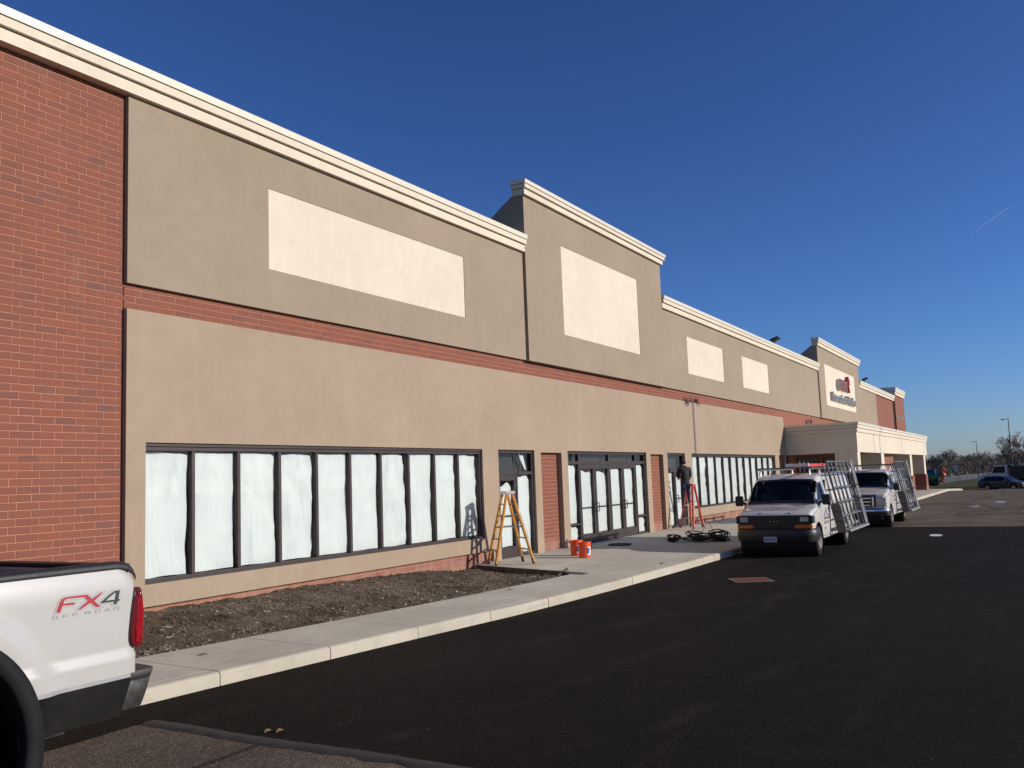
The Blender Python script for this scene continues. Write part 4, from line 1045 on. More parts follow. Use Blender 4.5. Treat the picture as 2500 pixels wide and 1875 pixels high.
def roof_rack(T, x0, x1, y, hw, z, mat=STEEL):
    m = MB()
    for yy in (-hw, hw): m.bar((x0, y+yy, z), (x1, y+yy, z), .04, .04)
    for k in range(4): x = x0+(x1-x0)*(k+.1)/3.3; m.bar((x, y-hw-.12, z+.03), (x, y+hw+.12, z+.03), .05, .035)
    o = m.build('roof_rack', mat, T, bevel=.004)
    for yy in (-hw, hw):
        for k in range(4): x = x0+(x1-x0)*(k+.1)/3.3; m = MB(); m.prism([(x-.10,z-.16),(x+.10,z-.16),(x+.03,z-.02),(x-.03,z-.02)], 'y', y+yy-.015, y+yy+.015); m.build('rack_foot', INK_W, o)
    return o
def mirror(T, x, y, z, sgn):
    m = MB(); yy = y+sgn*.17
    m.box(x-.06, x+.05, yy-.10, yy+.10, z-.13, z+.13); o = m.build('mirror', BLACKP, T, bevel=.035)
    m = MB(); m.bar((x,y,z-.06),(x,yy,z-.05),.06,.05); m.build('mirror_arm', BLACKP, o)
def seam(L, T, pts, sgn=-1, wd=.012):
    m = MB()
    for (xa, za), (xb, zb) in zip(pts, pts[1:]):
        dx, dz = (wd/2, 0) if abs(zb-za) > abs(xb-xa) else (0, wd/2)
        if dx: L.side_patch(m, ((xa-dx,za),(xa+dx,za)), ((xb-dx,zb),(xb+dx,zb)), sgn, .003, 6, 1)
        else: L.side_patch(m, ((xa,za-dz),(xb,zb-dz)), ((xa,za+dz),(xb,zb+dz)), sgn, .003, 1, 8)
    m.build('door_seam', SEAMM, T)
SEAMM = simple('seam_dark', (.06, .055, .05), .8)  # even dark colour of the thin door joint strips
SVY = 5.70
V1 = thing('cargo_van', (24.8, SVY, 0), 'white glazier van with black grille and steel glass rack, first in line at the kerb', 'van', 'glazier vans at the kerb')
X1 = 22.02
L1 = Loft(X1, SVY, 0, [(.10,.62,.985,.80,.74,.05),(.14,.55,1.02,.875,.80,.06),(.35,.40,1.10,.915,.80,.08),(.76,.38,1.185,.925,.82,.08),(.84,.38,1.225,.925,.82,.07),(1.52,.38,1.83,.925,.70,.085),(1.72,.38,1.915,.925,.68,.10),(2.4,.38,1.965,.925,.68,.11),(5.05,.38,1.955,.925,.68,.11),(5.35,.40,1.92,.92,.68,.10),(5.42,.44,1.88,.905,.68,.10)], [(.76,.34,.46),(4.22,.34,.45)], 1.22, 100)
WB1, WT1 = ((.98,1.285),(1.86,1.265)), ((1.42,1.735),(1.80,1.765))
L1.body('body', VANW, V1, cab_holes((.86, 1.50, .80), WB1, WT1))
m = MB(); L1.top_patch(m, .86, 1.50, .815, .70, .006, 14); m.build('windscreen', AUTOGLASS, V1, smooth=True)
m = MB(); L1.top_patch(m, .85, .92, .82, .81, .010, 2); L1.top_patch(m, 1.455, 1.51, .71, .70, .010, 2); m.build('screen_gasket', BLACKP, V1)
cab_interior(V1, X1, SVY, 1.22, 1.62)
m = MB()
for yy in (-.35, .30): m.tube([(X1+.84,SVY+yy,1.265),(X1+.87,SVY+yy-.55,1.295)], .010, 6)
m.build('wiper', BLACKP, V1)
for s in (-1, 1):
    m = MB(); L1.side_patch(m, WB1, WT1, s, .005); m.build('door_window', AUTOGLASS, V1, smooth=True); gasket(L1, V1, WB1, WT1, s)
    m = MB(); m.box(X1+.90, X1+1.10, SVY+s*.925-(.004 if s < 0 else -.0), SVY+s*.925+(.0 if s < 0 else .004), 1.20, 1.285); m.build('window_trim', BLACKP, V1)
    mirror(V1, X1+1.02, SVY+s*.91, 1.33, s)
    seam(L1, V1, [(1.15,.42),(1.10,.80),(1.00,1.22)], s); seam(L1, V1, [(2.08,.42),(2.08,1.20),(1.98,1.70)], s); seam(L1, V1, [(1.15,.43),(2.08,.43)], s)
    m = MB(); m.box(X1+1.86, X1+2.0, SVY+s*.93-.018, SVY+s*.93+.018, 1.06, 1.10); m.box(X1+1.955, X1+1.985, SVY+s*.93-.012, SVY+s*.93+.012, .98, 1.18); m.build('door_handle', BLACKP, V1, bevel=.006)
m = MB(); L1.side_patch(m, ((2.35,1.28),(5.1,1.28)), ((2.35,1.66),(5.1,1.66)), -1, .003, 4, 8); m.build('side_panel', simple('panel_white', (.60, .585, .55), .4), V1)
seam(L1, V1, [(.50,1.135),(1.0,1.2)], -1, .008)
# front end
sweepA = [(X1+.62,SVY-.935),(X1+.30,SVY-.945),(X1+.16,SVY-.91),(X1+.06,SVY-.78),(X1+.015,SVY-.5),(X1+.0,SVY),(X1+.015,SVY+.5),(X1+.06,SVY+.78),(X1+.16,SVY+.91),(X1+.30,SVY+.945),(X1+.62,SVY+.935)]
sweepA = sweepA[::-1]
def front_bumper(T, path, z0, z1, mat, nm='bumper'):
    m = MB(); P = []
    L = len(path)
    for k, (x, y) in enumerate(path):
        a = path[max(0,k-1)]; b = path[min(L-1,k+1)]; d = Vector((b[0]-a[0], b[1]-a[1])).normalized(); n = Vector((d.y, -d.x)); 
        if n.x > .2 and abs(y-SVY) < .8: n = -n
        P.append([(x+n.x*o, y+n.y*o, z0+(z1-z0)*t) for o, t in ((-.10,0.),(-.02,.02),(.0,.2),(.02,.5),(.018,.72),(.0,.93),(-.03,1.),(-.14,1.))])
    m.grid(P)
    for r in (P[0], P[-1]): i = len(m.v); m.v += r; m.f.append(tuple(range(i, i+len(r)))); m.m.append(0)
    return m.build(nm, mat, T, smooth=True, angle=45)
bpo = front_bumper(V1, sweepA, .36, .68, simple('dark_bumper', (.022, .021, .020), .45, 0, .2, 6.))
m = MB(); m.box(X1+.09, X1+.16, SVY-.88, SVY+.88, .66, 1.0); gr = m.build('grille', BLACKP, V1, bevel=.02)
for z in (.74, .84, .93): m = MB(); m.box(X1+.075, X1+.10, SVY-.52, SVY+.52, z, z+.035); m.build('grille_bar', simple('satin_black', (.018, .018, .019), .4) if 'satin_black' not in bpy.data.materials else bpy.data.materials['satin_black'], gr)
for y in (-.10, -.02, .08): m = MB(); m.box(X1+.070, X1+.077, SVY+y, SVY+y+.03, .845, .86); m.build('badge_mark', INK_W, gr)
for s in (-1, 1):
    m = MB(); m.box(X1+.07, X1+.17, SVY+s*.72-.10, SVY+s*.72+.10, .835, .965); m.build('headlight', LIGHTG, V1, bevel=.02)
    m = MB(); m.box(X1+.085, X1+.40, SVY+s*.70-.20, SVY+s*.72+.195, .685, .775)
    m = MB(); y0, y1 = (SVY-.925, SVY-.46) if s < 0 else (SVY+.46, SVY+.925); m.box(X1+.075, X1+.20, y0+.03, y1-.03, .685, .775); m.build('turn_signal', AMBER, V1, bevel=.015)
    m = MB(); m.box(X1+.10, X1+.34, SVY+s*.90-.02, SVY+s*.905+.02, .80, .98); m.build('corner_trim', BLACKP, V1, bevel=.012)
m = MB(); m.box(X1-.035, X1-.022, SVY-.155+.08, SVY+.155+.08, .37, .495); pl = m.build('number_plate', simple('plate_pale_blue', (.50, .55, .62), .5), bpo)
lettering('plate_number', 'PRZ 9140', .085, INK_B, pl, (X1-.038, SVY+.08, .402), (0,-1,0), (0,0,1), .001, 'CENTER', .002, .78)
for yy in (-.36, .34): m = MB(); m.ell((X1+.16, SVY+yy, 1.045), (.02,.05,.012), 10, 6); m.build('bonnet_chip', INK_K, V1)
# lettering across the bonnet
hs = (L1.top_z(.75,0)-L1.top_z(.40,0))/.35
lettering('bonnet_lettering', 'glassworksplus.com', .225, INK_R, V1, (X1+.38, SVY+.78, L1.top_z(.38,0)+.034), (0,-1,0), (1,0,hs), .001, 'LEFT', .003, .82)
# door sign: blue peak, red and grey lines
yd1 = SVY-.925-.005
m = MB()
for pts in ([(23.28,.915),(23.36,.935),(23.50,1.02),(23.60,1.12),(23.615,1.12),(23.56,1.02),(23.44,.925),(23.30,.885)], [(23.60,1.12),(23.63,1.05),(23.70,.965),(23.82,.925),(23.95,.945),(23.97,.915),(23.82,.895),(23.68,.935),(23.595,1.03)]):
    i = len(m.v); m.v += [(x+.05, yd1, z) for x, z in pts]; m.f.append(tuple(range(i, i+len(pts)))); m.m.append(0)
m.build('door_logo', INK_B, V1)
lettering('door_lettering', 'GLASSWORKS PLUS', .085, INK_R, V1, (23.33, yd1, .825), (1,0,0), (0,0,1), .001, sx=.92)
lettering('door_lettering', '614.771.7070', .105, INK_G, V1, (23.33, yd1, .715), (1,0,0), (0,0,1), .001, sx=1.0)
lettering('door_lettering', '2500', .07, INK_G, V1, (23.35, yd1, .585), (1,0,0), (0,0,1), .001)
for s in (-1, 1):
    wheel(V1, X1+.76, SVY+s*.80, .355, .355, .235, s); wheel(V1, X1+4.22, SVY+s*.80, .355, .355, .235, s)
underbody(V1, X1+.3, X1+5.2, SVY, .70, .26, .50)
for xc in (.76, 4.22): m = MB(); m.lathe([(.47,-.90),(.47,.90)], (X1+xc, SVY, .34), 'y', 28); m.build('wheel_well', BLACKP, V1)
roof_rack(V1, 23.4, 27.2, SVY, .62, 2.10)
van_rack(V1, 24.22, 26.95, 4.45, 4.80, .49, 2.26, 5)
# folded red ladder and a red box carried on the roof
rl = thing('stepladder', (25.4, 5.5, 2.14), 'folded red and white stepladder lying on the roof rack of the front van', 'ladder')
m = MB()
for y in (5.28, 5.42, 5.70, 5.84): m.bar((24.35,y,2.19),(26.6,y,2.19),.035,.08)
m.build('rail', REDF, rl, bevel=.004)
m = MB()
for k in range(8): x = 24.5+.28*k; m.bar((x,5.28,2.20),(x,5.84,2.20),.07,.02)
m.build('tread', ALU, rl); m = MB(); m.box(24.30, 24.38, 5.26, 5.86, 2.16, 2.24); m.build('top_cap', INK_W, rl, bevel=.01)

V2Y = 5.56; X2 = 33.0
V2 = thing('cargo_van', (35.6, V2Y, 0), 'white glazier van with chrome grille and blue bonnet edge, parked behind the first van', 'van', 'glazier vans at the kerb')
L2 = Loft(X2, V2Y, 0, [(.06,.62,1.06,.83,.76,.05),(.12,.56,1.12,.90,.80,.06),(.45,.40,1.18,.935,.80,.09),(.98,.38,1.29,.94,.82,.08),(1.05,.38,1.33,.94,.82,.07),(1.58,.38,1.86,.94,.72,.085),(1.80,.38,1.93,.94,.70,.10),(2.5,.38,1.97,.94,.70,.11),(4.9,.38,1.96,.94,.70,.11),(5.25,.42,1.90,.93,.70,.10)], [(.88,.34,.46),(4.15,.34,.45)], 1.28, 80)
WB2, WT2 = ((1.15,1.32),(2.05,1.30)), ((1.52,1.77),(2.0,1.79))
L2.body('body', VANW, V2, cab_holes((1.08, 1.57, .82), WB2, WT2))
m = MB(); L2.top_patch(m, 1.07, 1.57, .82, .72, .006, 12); m.build('windscreen', AUTOGLASS, V2, smooth=True)
m = MB(); L2.top_patch(m, 1.06, 1.12, .83, .82, .010, 2); L2.top_patch(m, 1.53, 1.58, .73, .72, .010, 2); m.build('screen_gasket', BLACKP, V2)
cab_interior(V2, X2+.18, V2Y, 1.26, 1.62)
for s in (-1, 1):
    m = MB(); L2.side_patch(m, WB2, WT2, s, .005); m.build('door_window', AUTOGLASS, V2, smooth=True); gasket(L2, V2, WB2, WT2, s)
    mirror(V2, X2+1.18, V2Y+s*.93, 1.36, s); seam(L2, V2, [(1.32,.42),(1.25,.80),(1.12,1.26)], s); seam(L2, V2, [(2.25,.42),(2.25,1.20),(2.15,1.72)], s)
    wheel(V2, X2+.88, V2Y+s*.82, .355, .355, .235, s); wheel(V2, X2+4.15, V2Y+s*.82, .355, .355, .235, s)
    m = MB(); m.box(X2+.05, X2+.20, V2Y+s*.72-.16, V2Y+s*.72+.16, .72, 1.02); h = m.build('headlight', LIGHTG, V2, bevel=.03)
    m = MB(); m.box(X2+.12, X2+.24, V2Y+s*.87-.02, V2Y+s*.87+.03, .84, .97); m.build('turn_signal', REDD if 0 else AMBER, h, bevel=.01)
sw2 = [(x-X1+X2, y-SVY+V2Y) for x, y in sweepA]; _s = SVY; SVY = V2Y
front_bumper(V2, sw2, .40, .68, CHROME); SVY = _s
m = MB(); m.box(X2+.04, X2+.14, V2Y-.56, V2Y+.56, .70, 1.10); gr = m.build('grille', BLACKP, V2, bevel=.03)
for z in (.74, .86, .98): m = MB(); m.box(X2+.015, X2+.05, V2Y-.40, V2Y+.40, z, z+.05); m.build('grille_bar', CHROME, gr, bevel=.008)
for s in (-1, 1): m = MB(); m.box(X2+.02, X2+.06, V2Y+s*.47-.035, V2Y+s*.47+.035, .72, 1.06); m.build('grille_bar', CHROME, gr, bevel=.008)
m = MB(); m.box(X2+.02, X2+.12, V2Y-.58, V2Y+.58, 1.06, 1.125); m.build('bonnet_edge', simple('blue_vinyl', (.02, .035, .17), .3), V2, bevel=.02)
m = MB(); m.box(X2-.03, X2-.02, V2Y+.20, V2Y+.50, .36, .48); m.build('number_plate', simple('plate_pale', (.50, .52, .55), .5), V2)
lettering('bonnet_lettering', 'glassworksplus.com', .17, INK_R, V2, (X2+.62, V2Y+.72, L2.top_z(.62,0)+.03), (0,-1,0), (1,0,.2), .001)
m = MB()
for pts in ([(.0,.0),(.10,.05),(.22,.22),(.25,.22),(.15,.03),(.02,-.03)], [(.25,.22),(.30,.08),(.42,.05),(.42,.02),(.28,.03)]):
    i = len(m.v); m.v += [(X2+1.42+x*1.2, V2Y-.946, .98+z*.9) for x, z in pts]; m.f.append(tuple(range(i, i+len(pts)))); m.m.append(0)
m.build('door_logo', INK_G, V2); lettering('door_lettering', 'GLASSWORKS PLUS', .07, INK_G, V2, (X2+1.45, V2Y-.946, .86), (1,0,0), (0,0,1), .001)
underbody(V2, X2+.3, X2+5., V2Y, .70, .26, .50)
for xc in (.88, 4.15): m = MB(); m.lathe([(.47,-.91),(.47,.91)], (X2+xc, V2Y, .34), 'y', 24); m.build('wheel_well', BLACKP, V2)
roof_rack(V2, 34.2, 37.9, V2Y, .62, 2.12)
van_rack(V2, 35.35, 37.75, 4.28, 4.62, .47, 2.24, 5, van_y=4.62)

# ------------------------------------------------------------------ ladders, worker, tools
def stepladder(name, feet1, feet2, top, ztop, zg, mat, label, treads, hw=.15, both=True):
    """feet1/feet2: the two (x,y) feet of each side; top: centre of the cap"""
    T = thing(name, (top[0], top[1], zg), label, 'ladder')
    a = (Vector(feet1[0])-Vector(feet1[1])).normalized(); c = Vector(top); s1 = ((Vector(feet1[0])+Vector(feet1[1]))/2-c).normalized()
    for feet, sg in ((feet1, 1), (feet2, -1)):
        tops = [c+a*hw+s1*sg*.06, c-a*hw+s1*sg*.06]; R = []
        for f, t in zip(feet, tops):
            f3 = Vector((f[0], f[1], zg+.03)); t3 = Vector((t.x, t.y, ztop-.03)); R.append((f3, t3))
            m = MB(); m.bar(f3, t3, .038, .095, upv=(a.x, a.y, 0)); m.build('rail', mat, T, bevel=.004)
            m = MB(); m.bar(Vector((f[0], f[1], zg)), f3+(t3-f3)*.07, .04, .095, upv=(a.x, a.y, 0)); m.build('foot', BLACKP, T, bevel=.006)
        for k in range(1, treads+1):
            if not both and sg < 0 and k % 2 == 0: continue
            t = .02+k/(treads+1.05); p, q = R[0][0].lerp(R[0][1], t), R[1][0].lerp(R[1][1], t)
            m = MB(); m.bar(p, q, .085 if (both or sg > 0) else .03, .022); m.build('tread', ALU, T, bevel=.003)
        m = MB(); t = .03+1/(treads+1.05)
        for (f3, t3), (g3, h3) in ((R[0], R[1]), (R[1], R[0])): m.bar(f3.lerp(t3, .06), f3.lerp(t3, t)+(g3.lerp(h3, t)-f3.lerp(t3, t))*.35, .02, .006)
        m.build('knee_brace', ALU, T)
        if sg == 1: R1 = R
    m = MB()
    for k in (0, 1):
        p = R1[k][0].lerp(R1[k][1], .52); q = R[k][0].lerp(R[k][1], .52); m.bar(p, q, .012, .025)
    m.build('spreader', ALU, T)
    m = MB(); u = Vector((a.x, a.y, 0)); vv = Vector((s1.x, s1.y, 0)); cc = Vector((c.x, c.y, ztop))
    i = len(m.v)
    for z in (-.045, .025):
        for e in (-u*(hw+.06)-vv*.11, u*(hw+.06)-vv*.11, u*(hw+.06)+vv*.11, -u*(hw+.06)+vv*.11): m.v.append(tuple(cc+e+Vector((0,0,z))))
    for q4 in ((0,3,2,1),(4,5,6,7),(0,1,5,4),(1,2,6,5),(2,3,7,6),(3,0,4,7)): m.f.append(tuple(i+k for k in q4)); m.m.append(0)
    m.build('top_cap', INK_W if mat is YELF else mat, T, bevel=.01)
    return T, R
TL1, Rr = stepladder('stepladder', ((17.60,11.06),(17.28,10.66)), ((18.22,10.50),(17.82,9.99)), (17.69,10.55), 1.82, .213, YELF, 'yellow fibreglass stepladder standing open beside the single door', 5, .14)
f3, t3 = Rr[1]; d = (t3-f3).normalized(); lettering('rail_lettering', 'FIBERGLASS LADDER', .062, INK_K, TL1, f3.lerp(t3, .72)+Vector((-.018,-.047,0)), -d, Vector((.62,-.25,.1)), .001, sx=1.1)
stepladder('stepladder', ((30.26,11.05),(29.70,10.38)), ((30.98,10.93),(30.55,10.33)), (30.36,10.62), 1.70, .215, REDF, 'red stepladder with a worker standing on it by the storefront', 4, .17, False)

# worker: one continuous skinned body, dressed by face material
def skin_body(joints, edges, root):
    me = bpy.data.meshes.new('person_body'); names = list(joints)
    me.from_pydata([joints[n][0] for n in names], [], []); me.edges.add(len(edges))
    for e, (a, b) in zip(me.edges, edges): e.vertices = (names.index(a), names.index(b))
    me.update(); o = bpy.data.objects.new('skin_source', me); col.objects.link(o)
    sk = o.modifiers.new('skin', 'SKIN'); sk.use_smooth_shade = True
    for v, n in zip(me.skin_vertices[0].data, names):
        r = joints[n][1]; v.radius = r if isinstance(r, tuple) else (r, r); v.use_root = n == root
    ss = o.modifiers.new('subsurf', 'SUBSURF'); ss.levels = ss.render_levels = 2
    dg = bpy.context.evaluated_depsgraph_get(); out = bpy.data.meshes.new_from_object(o.evaluated_get(dg)); bpy.data.objects.remove(o); return out
fd = Vector((.80, .60, 0)); rd = Vector((.60, -.80, 0)); org = Vector((30.16, 10.74, 1.045))
def J(f, r, z): return tuple(org+fd*f+rd*r+Vector((0,0,z)))
jn = {'pelvis': (J(0,0,.78), (.125,.105)), 'waist': (J(0,0,.90), (.155,.125)), 'chest': (J(.02,0,1.08), (.185,.15)), 'upper': (J(.05,0,1.22), (.165,.13)), 'neck': (J(.10,0,1.29), .075), 'head0': (J(.12,0,1.35), (.075,.085)), 'head1': (J(.145,0,1.43), (.078,.092)), 'head2': (J(.14,0,1.475), (.06,.07)), 'nose': (J(.245,0,1.375), .016),
      'shR': (J(.06,.18,1.21), .082), 'elR': (J(.12,.225,.98), .068), 'wrR': (J(.29,.19,.80), .044), 'haR': (J(.335,.185,.765), .036), 'shL': (J(.06,-.18,1.21), .082), 'elL': (J(.17,-.21,.98), .068), 'wrL': (J(.34,-.11,.90), .044), 'haL': (J(.385,-.11,.885), .036),
      'hipR': (J(0,.085,.74), .10), 'knR': (J(.03,.10,.41), .074), 'anR': (J(0,.10,.07), .046), 'toeR': (J(.13,.11,.035), .038), 'hipL': (J(0,-.085,.74), .10), 'knL': (J(.02,-.105,.41), .074), 'anL': (J(-.02,-.11,.07), .046), 'toeL': (J(.11,-.12,.035), .038)}
ed = [('pelvis','waist'),('waist','chest'),('chest','upper'),('upper','neck'),('neck','head0'),('head0','head1'),('head1','head2'),('head0','nose'),('upper','shR'),('shR','elR'),('elR','wrR'),('wrR','haR'),('upper','shL'),('shL','elL'),('elL','wrL'),('wrL','haL'),('pelvis','hipR'),('hipR','knR'),('knR','anR'),('anR','toeR'),('pelvis','hipL'),('hipL','knL'),('knL','anL'),('anL','toeL')]
for s, fr in (('R', 1), ('L', -1)):
    hb = Vector(jn['ha'+s][0]); fwd = (hb-Vector(jn['wr'+s][0])).normalized(); sd_ = rd
    for k, (off, ln) in enumerate(((-.027,.055),(-.009,.065),(.009,.062),(.027,.05))):
        p = hb+sd_*off+fwd*.03; q = p+fwd*ln*.5+Vector((0,0,-.008)); r_ = q+fwd*ln*.25+Vector((0,0,-.03))
        jn[f'f{s}{k}a'] = (tuple(p), .0095); jn[f'f{s}{k}b'] = (tuple(q), .009); jn[f'f{s}{k}c'] = (tuple(r_), .008); ed += [('ha'+s, f'f{s}{k}a'), (f'f{s}{k}a', f'f{s}{k}b'), (f'f{s}{k}b', f'f{s}{k}c')]
    p = hb-sd_*fr*.035; jn[f't{s}a'] = (tuple(p), .011); jn[f't{s}b'] = (tuple(p+fwd*.04-sd_*fr*.012), .009); ed += [('ha'+s, f't{s}a'), (f't{s}a', f't{s}b')]
bm_ = skin_body(jn, ed, 'pelvis')
for mt in (JACKET, JEANS, SKIN, BOOT): bm_.materials.append(mt)
hR, hL, hd = Vector(jn['haR'][0]), Vector(jn['haL'][0]), Vector(jn['head0'][0])
for p in bm_.polygons:
    c = p.center; z = c.z-org.z; p.use_smooth = True
    mi = 0
    if min((c-hR).length, (c-hL).length) < .10: mi = 2
    elif z < .13: mi = 3
    elif z < .80 and Vector((c.x-org.x, c.y-org.y, 0)).length < .21: mi = 1
    elif z > 1.33: mi = 2
    p.material_index = mi
PW = thing('person', (org.x, org.y, org.z), 'person in dark jacket, jeans and black cap working on the red stepladder', 'person')
for v in bm_.vertices: v.co -= org
o = bpy.data.objects.new('body', bm_); col.objects.link(o); o.parent = PW; W[o.name] = org.copy()
m = MB(); hc = Vector(J(.135,0,1.43)); m.ell(hc, (.104,.104,.095), 18, 10); cp = m.build('cap', CAPM, PW, smooth=True)
m = MB(); b0 = hc+fd*.07; m.prism([(b0.x+fd.x*.11+rd.x*.05, b0.y+fd.y*.11+rd.y*.05),(b0.x+fd.x*.11-rd.x*.05, b0.y+fd.y*.11-rd.y*.05),(b0.x-rd.x*.08, b0.y-rd.y*.08),(b0.x+rd.x*.08, b0.y+rd.y*.08)], 'z', hc.z-.005, hc.z+.008); m.build('cap_peak', CAPM, PW)
m = MB(); cu = Vector(J(.03,0,.86)); P = []
for k, (rr, z) in enumerate(((.155,.80),(.165,.86),(.16,.92),(.165,1.0))): P.append([tuple(Vector(J(.015,0,z))+fd*rr*.83*math.cos(t)+rd*rr*1.0*math.sin(t)) for t in [2*math.pi*i/20 for i in range(21)]])
m.grid(P); m.build('jacket_hem', JACKET, PW, smooth=True)

# buckets
def bucket(p, r, h, label, rot):
    T = thing('bucket', p, label, 'bucket', 'orange buckets on the walk'); x, y, z = p
    m = MB(); m.lathe([(r*.86,0),(r*.87,.005),(r*.97,h*.80),(r*1.05,h*.81),(r*1.05,h*.84),(r*.99,h*.85),(r*1.0,h*.92),(r*1.06,h*.93),(r*1.06,h),(r*.97,h),(r*.84,.02),(.001,.02)], (x,y,z), 'z', 32)
    b = m.build('shell', ORANGE, T, smooth=True, angle=40)
    m = MB(); P = []
    for k in range(7):
        t = k/6; P.append([(x+(r*(.90+.08*t)+.003)*math.cos(a), y+(r*(.90+.08*t)+.003)*math.sin(a), z+h*(.18+.52*t)) for a in [R_(rot+80*i/14) for i in range(15)]])
    i0 = len(m.v); m.grid(P)
    for q in range(len(m.f)): m.m[q] = 1 if (q % 14 < 5 and 1 <= q//14 <= 4) else (0 if (q*7+q//14*3) % 5 else 2)
    m.build('print', [INK_W, INK_B, ORANGE], b)
    m = MB(); m.tube([(x+r*1.07*math.cos(a), y+r*1.07*math.sin(a)*.98, z+h*.86-.12*math.sin((a-R_(rot-40))*1.0)) for a in [R_(rot-40+180*i/16) for i in range(17)]], .004, 6); m.build('handle', IRON, T, smooth=True)
    return T
bk = bucket((19.53,9.56,wz(19.5,9.56)), .155, .37, 'orange bucket with white label print, front one of the pair', -130)
bucket((19.98,10.0,wz(20,10)), .155, .37, 'orange bucket partly hidden behind the other bucket', -150)
bt_ = thing('brush', (19.50,9.47,.55), 'black brush hooked on the rim of the front orange bucket', 'brush')
m = MB(); m.bar((19.66,9.46,.53),(19.67,9.43,.63),.03,.05); m.bar((19.67,9.43,.36),(19.66,9.44,.54),.022,.022); m.build('brush_body', BLACKP, bt_, bevel=.005)

# hoses
def coil(name, c, r, n, label, seed, tail=None, rad=.017, tall=.5, cat='hose'):
    T_ = random.Random(seed); m = MB(); z0 = wz(c[0], c[1])+rad; pts = []
    for k in range(n):
        cx, cy = c[0]+T_.gauss(0, .05), c[1]+T_.gauss(0, .06); rr = r*T_.uniform(.6, 1.15); tilt = T_.uniform(0, tall); dirn = T_.uniform(0, 6.28); e = T_.uniform(.55, .95); base = T_.uniform(0, .10)
        for i in range(18):
            a = 2*math.pi*i/18; u, v = rr*math.cos(a), rr*e*math.sin(a)
            pts.append((cx+u*math.cos(dirn)-v*math.cos(tilt)*math.sin(dirn), cy+u*math.sin(dirn)+v*math.cos(tilt)*math.cos(dirn), z0+base+(v+rr*e)*math.sin(tilt)))
    if tail: pts += tail
    sm = [pts[0]]
    for q in range(1, len(pts)-1): sm.append(tuple((pts[q-1][j]+2*pts[q][j]+pts[q+1][j])/4 for j in range(3)))
    m.tube(sm, rad, 6); o = m.build(name, HOSEM, smooth=True); return tag(o, label, cat, 'hoses lying on the walk')
coil('hose', (24.35,9.10), .20, 8, 'tangled black hose lying nearest the doors', 1, tail=[(24.5,8.8,.24),(24.6,8.65,.22),(24.75,8.55,.21)])
coil('hose', (24.65,8.45), .30, 13, 'middle coil of black hose on the walk', 2, tail=[(24.6,8.6,.27),(24.4,8.75,.23),(24.2,8.9,.21)])
coil('hose', (24.95,7.98), .25, 12, 'black hose coil nearest the front van', 5, tall=.6)
m = MB(); P = [(24.9+.1*math.sin(t*6), 8.55-.55*t, wz(24.9,8.4)+.02+.50*math.sin(math.pi*t)) for t in [k/20 for k in range(21)]]; m.tube(P, .008, 6); tag(m.build('cable', HOSEM, smooth=True), 'thin black cable looping up from the hose coils', 'cable')
m = MB(); z = wz(23.1,10.1)+.02; m.tube([(23.0+.28*math.sin(a)*1.0+.0, 10.15+.36*math.cos(a), z) for a in [R_(200+290*k/30) for k in range(31)]], .018, 7); tag(m.build('hose', HOSEM, smooth=True), 'short loop of black hose lying before the double doors', 'hose', 'hoses lying on the walk')
# cast-iron drain grate in the asphalt
dc = Vector((17.40,5.0)); e1 = Vector((.34,-.62)).normalized()*.36; e2 = Vector((-.56,-.34)).normalized()*.33
dg_ = thing('drain_grate', (dc.x, dc.y, .0), 'rusty square drain grate set in the black asphalt', 'drain')
def dq(m, a0, a1, b0, b1, z0, z1):
    i = len(m.v)
    for z in (z0, z1):
        for a, b in ((a0,b0),(a1,b0),(a1,b1),(a0,b1)): p = dc+e1*a+e2*b; m.v.append((p.x, p.y, z))
    for q in ((4,5,6,7),(0,1,5,4),(1,2,6,5),(2,3,7,6),(3,0,4,7)): m.f.append(tuple(i+k for k in q)); m.m.append(0)
m = MB(); dq(m, -.98, .98, -.98, .98, .002, .006); m.build('pit', simple('grate_pit', (.09, .035, .016), .9), dg_)
m = MB(); dq(m, -1, 1, -1, -.9, .004, .016); dq(m, -1, 1, .9, 1, .004, .016); dq(m, -1, -.9, -.9, .9, .004, .016); dq(m, .9, 1, -.9, .9, .004, .016); m.build('frame', IRON, dg_)
for k in range(9): m = MB(); b = -.80+.2*k; dq(m, -.89, .89, b-.055, b+.055, .006, .014); m.build('bar', RUST, dg_)
# form board left along the edge of the apron
p, q = on_z(1151.7, 1383.5, .20), on_z(1386, 1392.5, .17)
m = MB(); m.bar((apx(11.2)-.03, 11.15, .165), (apx(8.62)-.03, 8.62, .12), .04, .11); tag(m.build('form_board', WOOD, bevel=.004), 'brown form board along the edge of the concrete apron', 'board')
m = MB(); m.bar((16.60,8.75,.10),(16.86,8.66,.22),.03,.05); tag(m.build('wooden_stake', WOOD), 'short wooden stake by the end of the form board', 'stake')
